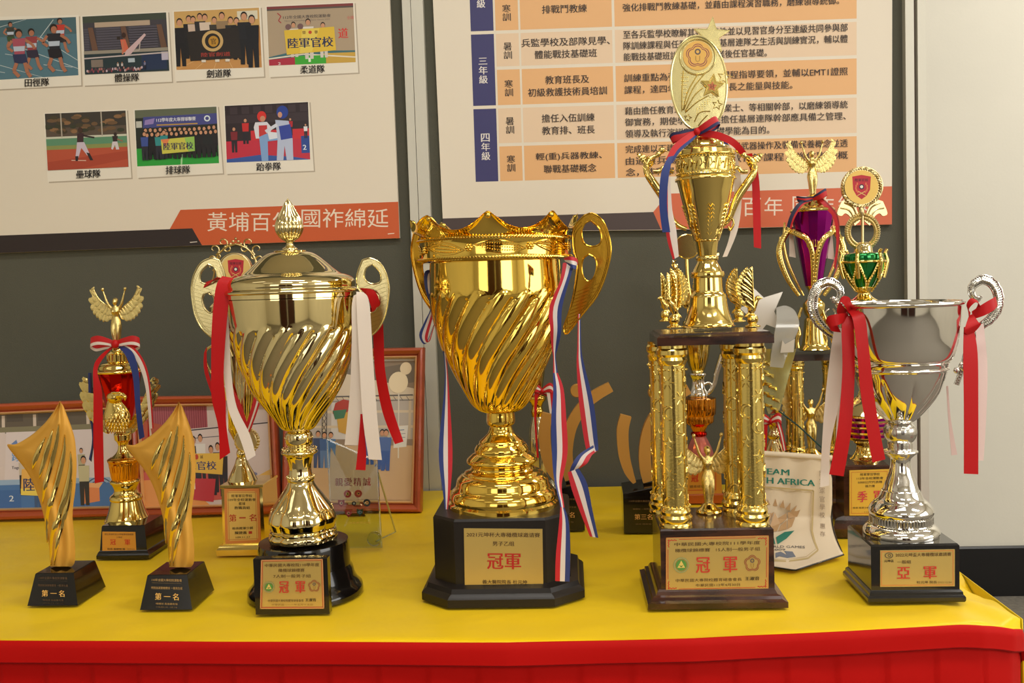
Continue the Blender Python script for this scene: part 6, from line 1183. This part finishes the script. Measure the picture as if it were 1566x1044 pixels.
for i in range(44):
    a = .28+i/43*(TAU-.56); sg = 1 if a < PI else -1
    for r0_, r1_ in ((22, 18), (22, 27.5)): x0, y0 = 1319+r0_*math.sin(a), 354-r0_*math.cos(a)*1.05; a2 = a-sg*.2; x1, y1 = 1319+r1_*math.sin(a2), 354-r1_*math.cos(a2)*1.05; m.tube([t.pt(x0, y0, -.001), t.pt((x0+x1)/2, (y0+y1)/2, -.0025), t.pt(x1, y1, -.001)], [1.6*K, 2.6*K, .7*K], 6)
m.tube([t.pt(1319+22*math.sin(.28+i/43*(TAU-.56)), 354-23*math.cos(.28+i/43*(TAU-.56)), 0) for i in range(44)], 2.4*K, 6)
m.build('laurel_wreath', EGOLD, t.o, 60)
m = MB(); m.tube([t.pt(1319, y, -.002) for y in (378, 330)], 2.2*K, 8); m.tube([t.pt(1317.5, y, -.002) for y in (332, 326, 318, 314)], [2*K, 4.5*K, 4*K, .5*K], 8); m.build('torch', EGOLD, t.o, 60)
for sg in (-1, 1):
    X = lambda x: 1318.5+sg*(x-1318.5); m = MB(); m.prism([t.xz([(X(a), b) for a, b in cr([(1322, 338), (1328, 318), (1340, 306), (1350, 308), (1350, 308), (1357, 326), (1350, 330), (1345, 326), (1338, 330), (1332, 340), (1330, 345)], 3)])], -.001, .003)
    for P_ in (((1325, 338), (1332, 318), (1346, 310)), ((1328, 340), (1338, 322), (1352, 318))): m.tube([t.pt(X(a), b, -.001) for a, b in cr(list(P_), 4)], 1.4*K, 6)
    m.build('fluted_horn', EGOLD, t.o, 40)
# ------------------------------------------------------------------ pennant
t = T('pennant', 'cream cloth pennant reading TEAM SOUTH AFRICA with flower print, draped beside the columns', 'pennant', 0, 0, loc=(G(1215, 845).x, 1.375, TZ)); K = t.k
def pyd(y): u = max(0, (y-790)/82); return 1.385-.135*min(1.08, u)**1.25
yl = lambda x, y: y
CANV = mat('cream_cotton_cloth', (226, 208, 180), .8, 0, .5, 1500, bdist=.0004)
TP = lambda x: 688+(x-1130)*(697-688)/(1272-1130)
def bot(x): return 872-(x-1207)*.03 if x < 1207 else 872-(x-1207)*23.5/83
def pq(u, v):
    """u 0..1 across, v 0..1 down"""
    y0 = 687+10*u; xr0 = 1272; xl0 = 1122; xr = xr0 if v < .62 else xr0+18*((v-.62)/.38)**1.7
    y1 = 858+ (14*(u/.56) if u < .56 else 14-24*((u-.56)/.44)); x = xl0+(xr-xl0)*u; y = y0+(y1-y0)*v; return x, y
def P3(x, y, off=0, raw=False):
    Y = pyd(y)-off; p = at(x, y, Y); 
    if p.z < TZ+.0012: p = at(x, y, Y); g = G(x, y, TZ+.0012+off); p = g
    return p-t.loc
m = MB(); vs = []; NU, NV = 30, 60
for j in range(NV+1):
    for i in range(NU+1): x, y = pq(i/NU, j/NV); vs.append(P3(x, y)+Vector((0, .0015*math.sin(i*.7+j*.12), 0)))
m.add(vs, [(j*(NU+1)+i, j*(NU+1)+i+1, (j+1)*(NU+1)+i+1, (j+1)*(NU+1)+i) for j in range(NV) for i in range(NU)]); o = m.build('cloth', CANV, t.o, 60, fix=False); o.data.polygons.foreach_set('use_smooth', [True]*len(o.data.polygons)); md = o.modifiers.new('t', 'SOLIDIFY'); md.thickness = .0008
m = MB(); m.tube([P3(*pq(i/12, 0))+Vector((0, 0, -.003)) for i in range(13)], .004, 10); m.build('top_hem_rod', CANV, t.o, 60)
m = MB(); m.tube([P3(*pq(1, i/30), .0006) for i in range(31)]+[P3(*pq(1-i/30, 1), .0006) for i in range(1, 31)], .0011, 6); m.build('dark_edging', BASEB, t.o, 60)
class PSheet(Sheet):
    def pt(s, x, y): return t.loc+P3(x, y, .0022+s.L*2e-5)
s = PSheet([(0, 0)]*4, 1, 1, (0, 0, 0), (0, -1, 0)); GR_ = (30, 122, 104); GD = (196, 172, 120); TN = (190, 152, 108)
def ptext(tt, cx, cy, w_, h, c, b=.01, sl=.06):
    V, Fc = glyphs(tt, 0)
    for d in ((0,) if b < .005 else (-1, 1)): s.L += 1; s.m.add([s.pt(cx+x*w_+d*b*h, cy-y*h+x*w_*sl) for x, y in V], Fc, c)
ptext('TEAM', 1184, 721, 46, 9, GR_, .05); ptext('SOUTH AFRICA', 1187, 735, 118, 9.5, GR_, .05)
def fine(P_, n=12):
    out = []
    for a, b in zip(P_, P_[1:]+P_[:1]): out += [(a[0]+(b[0]-a[0])*i/n, a[1]+(b[1]-a[1])*i/n) for i in range(n)]
    return out
def pline(P_, w_, c):
    L_ = []
    for a, b in zip(P_, P_[1:]): L_ += [(a[0]+(b[0]-a[0])*i/8, a[1]+(b[1]-a[1])*i/8) for i in range(8)]
    s.line(L_+[P_[-1]], w_, c)
bd = [(1128, 741), (1170, 744.5), (1244, 750), (1244, 750), (1243, 780), (1242, 812), (1246, 828), (1251, 841), (1236, 853), (1205, 858), (1170, 856)]
pline(bd, 2.4, GD); pline([(x-2.6 if x > 1200 else x, y+(3 if y < 760 else -2.5)) for x, y in bd], .7, GD)
for P_ in ([(1171, 773), (1174, 763), (1178, 772)], [(1182, 773), (1186, 762), (1189, 774)], [(1192, 775), (1198, 764), (1200, 777)], [(1201, 778), (1209, 768), (1208, 781)], [(1209, 781), (1219, 772), (1214, 784)], [(1208, 786), (1224, 779), (1219, 790), (1205, 793)]): s.poly(P_, TN)
for P_ in ([(1177, 806), (1185, 783), (1193, 800), (1188, 812), (1180, 813)], [(1188, 793), (1203, 784), (1203, 793), (1194, 801)], [(1205, 783), (1218, 781), (1216, 789), (1205, 792)], [(1194, 803), (1203, 795), (1203, 809), (1190, 812)], [(1205, 794), (1216, 791), (1211, 805), (1204, 809)], [(1165, 785), (1180, 784), (1176, 800), (1170, 806)], [(1160, 790), (1170, 786), (1172, 806), (1168, 806)], [(1180, 785), (1184, 782), (1178, 796)]): s.poly(P_, TN)
s.poly(fine([(1187, 821), (1200, 813), (1215, 811), (1203, 823), (1189, 832)], 4), GR_); s.poly(fine([(1183, 820), (1186, 832), (1172, 824)], 4), GR_)
ptext('WORLD GAMES', 1198, 835.5, 66, 3.6, (60, 60, 70), .01, .02); ptext('2009', 1190, 840, 22, 3, (60, 60, 70), .01, .0)
s.poly(fine([(1186, 845), (1194, 843), (1203, 848), (1199, 842), (1212, 843), (1217, 851), (1204, 853), (1192, 850), (1186, 853)], 3), (110, 118, 134))
for g, y in zip('陸軍軍官學校', (724, 737, 750, 763, 775, 787)): ptext(g, 1257+(y-724)*.01, y, 8, 9, (160, 140, 120), -.004, .1)
for g, y in zip('惠存', (804, 816)): ptext(g, 1258, y, 8, 8, (160, 140, 120), -.004, .1)
s.build('printed_design', t.o)
m = MB(); m.tube([at(x, y, d)-t.loc for x, y, d in ((1191, 628, 1.42), (1222, 652, 1.405), (1252, 680, 1.39), (1270, 695, 1.385))], .0012, 6); m.build('hanging_cord', mat('dark_green_cord', (20, 60, 54), .7), t.o, 60)
# ------------------------------------------------------------------ silver cup (right front)
fl, fr, bl = G(1327.7, 922.5), G(1477.6, 920.5), G(1295, 870); e1 = (fr-fl); hw = e1.length/2; rz = math.atan2(e1.y, e1.x)
dv = Vector((-math.sin(rz), math.cos(rz), 0)); dep = min((bl-fl).dot(dv)/2, hw*.95); c0 = (fl+fr)/2+dv*dep
t = T('silver_trophy_cup', 'polished silver open cup with red bows on scroll handles, on a black square base', 'trophy', 0, 0, loc=(c0.x, c0.y, TZ)); K = t.k
fo = t.loc; db = dep*.9; n_ = Vector((math.sin(rz), -math.cos(rz), 0))
def fz(y, d): p = fo+n_*d; return t.z(y, p.x-fo.x, p.y-fo.y)
z1 = fz(902, db); z2 = fz(832, db); hb = hw*.905
MB().stack([(hw-.001, dep-.001, 0), (hw, dep, .002), (hw, dep, z1*.42), (hw*.98, dep*.98, z1*.55), (hw*.96, dep*.96, z1*.62), (hw*.955, dep*.955, z1*.85), (hw*.92, dep*.92, z1)], rz=rz).build('base_moulding', BLACK, t.o, 20)
MB().stack([(hb, db, z1), (hb, db, z2-.002), (hb-.002, db-.002, z2)], rz=rz).build('box_base', BLACK, t.o, 20)
q = [(1346, 841.5), (1460, 839.5), (1460, 896), (1346, 897)]
s = facing(q, 118, 57, .0006); a = [s.pt(*p) for p in ((0, 0), (118, 0), (118, 57), (0, 57))]; m = MB(); m.rings([[p+n_*.0004-t.loc for p in a], [p-n_*.001-t.loc for p in a]]); m.build('plaque', PLATE, t.o, 0)
s = facing(q, 118, 57, .0014); s.border(2, 1.8, 116, 55.2, .6, (220, 110, 50)); s.text('2022元坤盃大專橄欖球邀請賽', 68.5, 7.5, 88, 5.8, DK, .008); s.text('一般組', 38, 18.5, 22, 5.4, DK, .006)
s.ring(14, 8, 3.6, 4.6, (90, 80, 60), 24, asp=1.45); s.ring(14.5, 8, 1.4, 2.4, (90, 80, 60), 18); s.text('元坤盃', 14, 16.5, 15, 4.2, (60, 44, 24), .02); s.text('亞', 37, 35.5, 20, 18, RT_, .02); s.text('軍', 79, 35.5, 20, 19, RT_, .02); s.text('杜元坤 院長', 74, 50.5, 32, 4.4, DK, .01); s.text('2022.12.04', 102, 51, 22, 2.8, (130, 100, 50), 0); s.build('plaque_lettering', t.o)
t.lathe('stepped_foot', SILV, [(0, 820), (54, 820), (54, 820), (55.5, 815), (55, 808), (50, 802), (44, 799), (44, 799), (43, 794), (43, 786), (46, 784), (46, 784), (47, 779), (44, 772), (38, 765), (38, 765), (34, 762), (31, 757), (28, 749), (28, 749), (26, 748), (23, 738), (17, 722), (14.5, 708), (15, 698)], 4, 64)
m = MB()
for i in range(60): a = TAU*i/60; m.tube([(44.4*K*math.sin(a), -44.4*K*math.cos(a), t.z(797)), (44.4*K*math.sin(a), -44.4*K*math.cos(a), t.z(788))], 1.7*K, 6)
m.build('milled_band', FSILV, t.o, 60)
t.lathe('stem_flange', FSILV, [(14, 702), (17, 698), (24, 692), (25.5, 690), (24, 688), (19, 687), (18, 684), (18, 676), (14, 674)], 2, 40)
t.lathe('stem_knop', FSILV, [(13, 677), (17, 675), (22, 668), (23.5, 660), (22, 652), (16, 646), (12, 644), (13, 642)], 4, 64, lambda p, q: 1+.03*abs(math.cos(12*p)))
def petals(phi, q):
    y = q[2]; e = abs(math.sin(4.5*phi)); a = smst(572+14*e, 590+14*e, y)*(1-smst(634, 648, y)); return 1+a*.07*(abs(math.sin(4.5*phi))**.6-.7)
t.lathe('bowl', SILV, [(10, 648), (17, 645), (26, 638), (38, 624), (49, 609), (58, 593), (64, 577), (67, 566), (67, 566), (69.5, 563), (67.5, 560), (67.5, 560), (69, 556), (71, 553), (71, 553), (69, 551), (73, 549), (77, 541), (81, 525), (84, 505), (86.5, 485), (88, 468), (88, 468), (91, 466), (91.5, 463.5), (90, 462), (90, 462), (86, 464), (84, 500), (78, 535), (60, 560), (0, 570)], 5, 180, petals, smooth=50)
AXs = 1385.5
def scroll_handle(P_, bead, leafside):
    C = cr(P_, 6); n = len(C); m = MB(); O_ = []; I_ = []
    for i, (x, y) in enumerate(C):
        x1, y1 = C[max(0, i-1)]; x2, y2 = C[min(n-1, i+1)]; dx, dy_ = x2-x1, y2-y1; l = math.hypot(dx, dy_); nx, ny = -dy_/l*leafside, dx/l*leafside
        f = i/(n-1); w_ = 1.6+6.2*min(1, f*3.2)*(1 if f < .55 else max(.35, 1-(f-.55)/.5)); sc_ = 1.1*abs(math.sin(i*1.05)) if f < .65 else 0
        I_.append((x-nx*w_*.7, y-ny*w_*.7)); O_.append((x+nx*(w_+sc_), y+ny*(w_+sc_)))
        if 6 < i < n*.68: m.tube([t.pt(x-nx*w_*.6-dx/l*1, y-ny*w_*.6-dy_/l*1, -.0018), t.pt(x+nx*w_*.1-dx/l*2, y+ny*w_*.1-dy_/l*2, -.0046), t.pt(x+nx*w_*.95-dx/l*5, y+ny*w_*.95-dy_/l*5, -.0014)], .6*K, 5)
    for i in range(n-1):
        M0, M1 = [((I_[k][0]*.55+O_[k][0]*.45), (I_[k][1]*.55+O_[k][1]*.45)) for k in (i, i+1)]
        q = [t.pt(*p, d) for p, d in ((I_[i], -.0004), (M0, -.0046), (O_[i], -.0008), (O_[i+1], -.0008), (M1, -.0046), (I_[i+1], -.0004))]; q2 = [t.pt(*p, .0022) for p in (I_[i], O_[i], O_[i+1], I_[i+1])]
        m.add(q+q2, [(0, 1, 4, 5), (1, 2, 3, 4), (9, 8, 7, 6), (0, 6, 7, 2), (5, 3, 8, 9)])
    for L_ in (I_, O_): m.tube([t.pt(x, y, -.0016) for x, y in L_], 1.1*K, 6)
    for x, y, r in bead: m.sphere(t.pt(x, y, -.002), r*K, 10, (1, .7, 1))
    return m.build('scroll_handle', FSILV, t.o, 40)
scroll_handle([(1272, 454), (1277, 459), (1284, 452), (1281, 440), (1268, 433), (1254, 438), (1246, 452), (1244, 468), (1250, 488), (1266, 506), (1288, 521), (1302, 539), (1310, 562), (1318, 585)], [(1275, 456, 3), (1304, 556, 7)], 1)
scroll_handle([(1500, 452), (1494, 457), (1487, 449), (1489, 437), (1502, 429), (1516, 434), (1525, 450), (1524, 470), (1514, 486), (1500, 498), (1486, 515), (1477, 540), (1470, 565), (1462, 588)], [(1497, 455, 3), (1474, 560, 8), (1463, 566, 5)], -1)
m = MB(); m.tube([t.pt(x, y, .0) for x, y in cr([(1268, 472), (1262, 478), (1268, 486), (1278, 480), (1274, 472)], 4)], 1.4*K, 6); m.build('inner_curl', FSILV, t.o, 60)
PW_ = mat('pale_pink_ribbon', (232, 204, 196), .42, 0, .05, 800, sheen=.3)
R6 = t.ribbon
R6('red_bow', [(1296, 475, 1290, 484, -.02), (1285, 462, 1280, 478, -.03), (1289, 453, 1284, 462, -.034), (1299, 455, 1292, 468, -.034), (1303, 468, 1298, 480, -.026)], mt=RED)
R6('red_bow', [(1296, 478, 1298, 486, -.024), (1280, 480, 1284, 496, -.034), (1266, 484, 1270, 500, -.032), (1264, 494, 1272, 506, -.024), (1280, 496, 1286, 508, -.02)], mt=RED)
R6('red_ribbon', [(1288, 486, 1302, 482, -.026), (1287, 510, 1306, 508, -.036), (1288, 570, 1307, 572, -.04), (1281, 655, 1302, 656, -.042), (1268, 725, 1290, 728, -.04)], mt=RED)
R6('red_ribbon', [(1296, 476, 1306, 470, -.026), (1304, 488, 1322, 482, -.044), (1310, 530, 1328, 524, -.05), (1316, 600, 1336, 598, -.05), (1326, 660, 1345, 656, -.05), (1334, 707, 1354, 702, -.05)], mt=RED)
R6('white_ribbon', [(1276, 500, 1288, 502, -.006), (1270, 540, 1290, 545, -.01), (1262, 610, 1284, 612, -.012), (1257, 680, 1270, 680, -.014), (1254, 745, 1268, 742, -.014)], mt=WHITE)
R6('white_ribbon', [(1288, 560, 1290, 560, -.004), (1281, 620, 1286, 620, -.006), (1278, 680, 1282, 680, -.006)], mt=WHITE)
R6('red_bow', [(1484, 478, 1482, 486, -.026), (1478, 466, 1482, 472, -.034), (1485, 456, 1493, 462, -.036), (1496, 462, 1500, 472, -.03), (1490, 476, 1492, 484, -.026)], mt=RED)
R6('red_bow', [(1486, 476, 1488, 488, -.026), (1504, 464, 1506, 482, -.032), (1518, 456, 1522, 472, -.03), (1522, 454, 1524, 464, -.022), (1506, 466, 1510, 474, -.02), (1492, 474, 1494, 480, -.02)], mt=RED)
R6('red_bow', [(1482, 482, 1488, 480, -.026), (1476, 500, 1496, 492, -.034), (1475, 508, 1500, 496, -.034), (1480, 512, 1490, 508, -.03)], mt=RED)
R6('red_ribbon', [(1474, 500, 1488, 498, -.028), (1473, 540, 1495, 540, -.034), (1474, 620, 1496, 620, -.036), (1474, 724, 1496, 725, -.036)], mt=RED)
R6('pink_ribbon', [(1492, 500, 1504, 494, -.006), (1494, 560, 1510, 560, -.008), (1496, 640, 1508, 640, -.008), (1496, 704, 1504, 704, -.008)], mt=PW_)
R6('pink_ribbon', [(1447, 590, 1450, 590, .004), (1450, 640, 1454, 640, .004), (1455, 696, 1464, 695, .004)], mt=PW_)
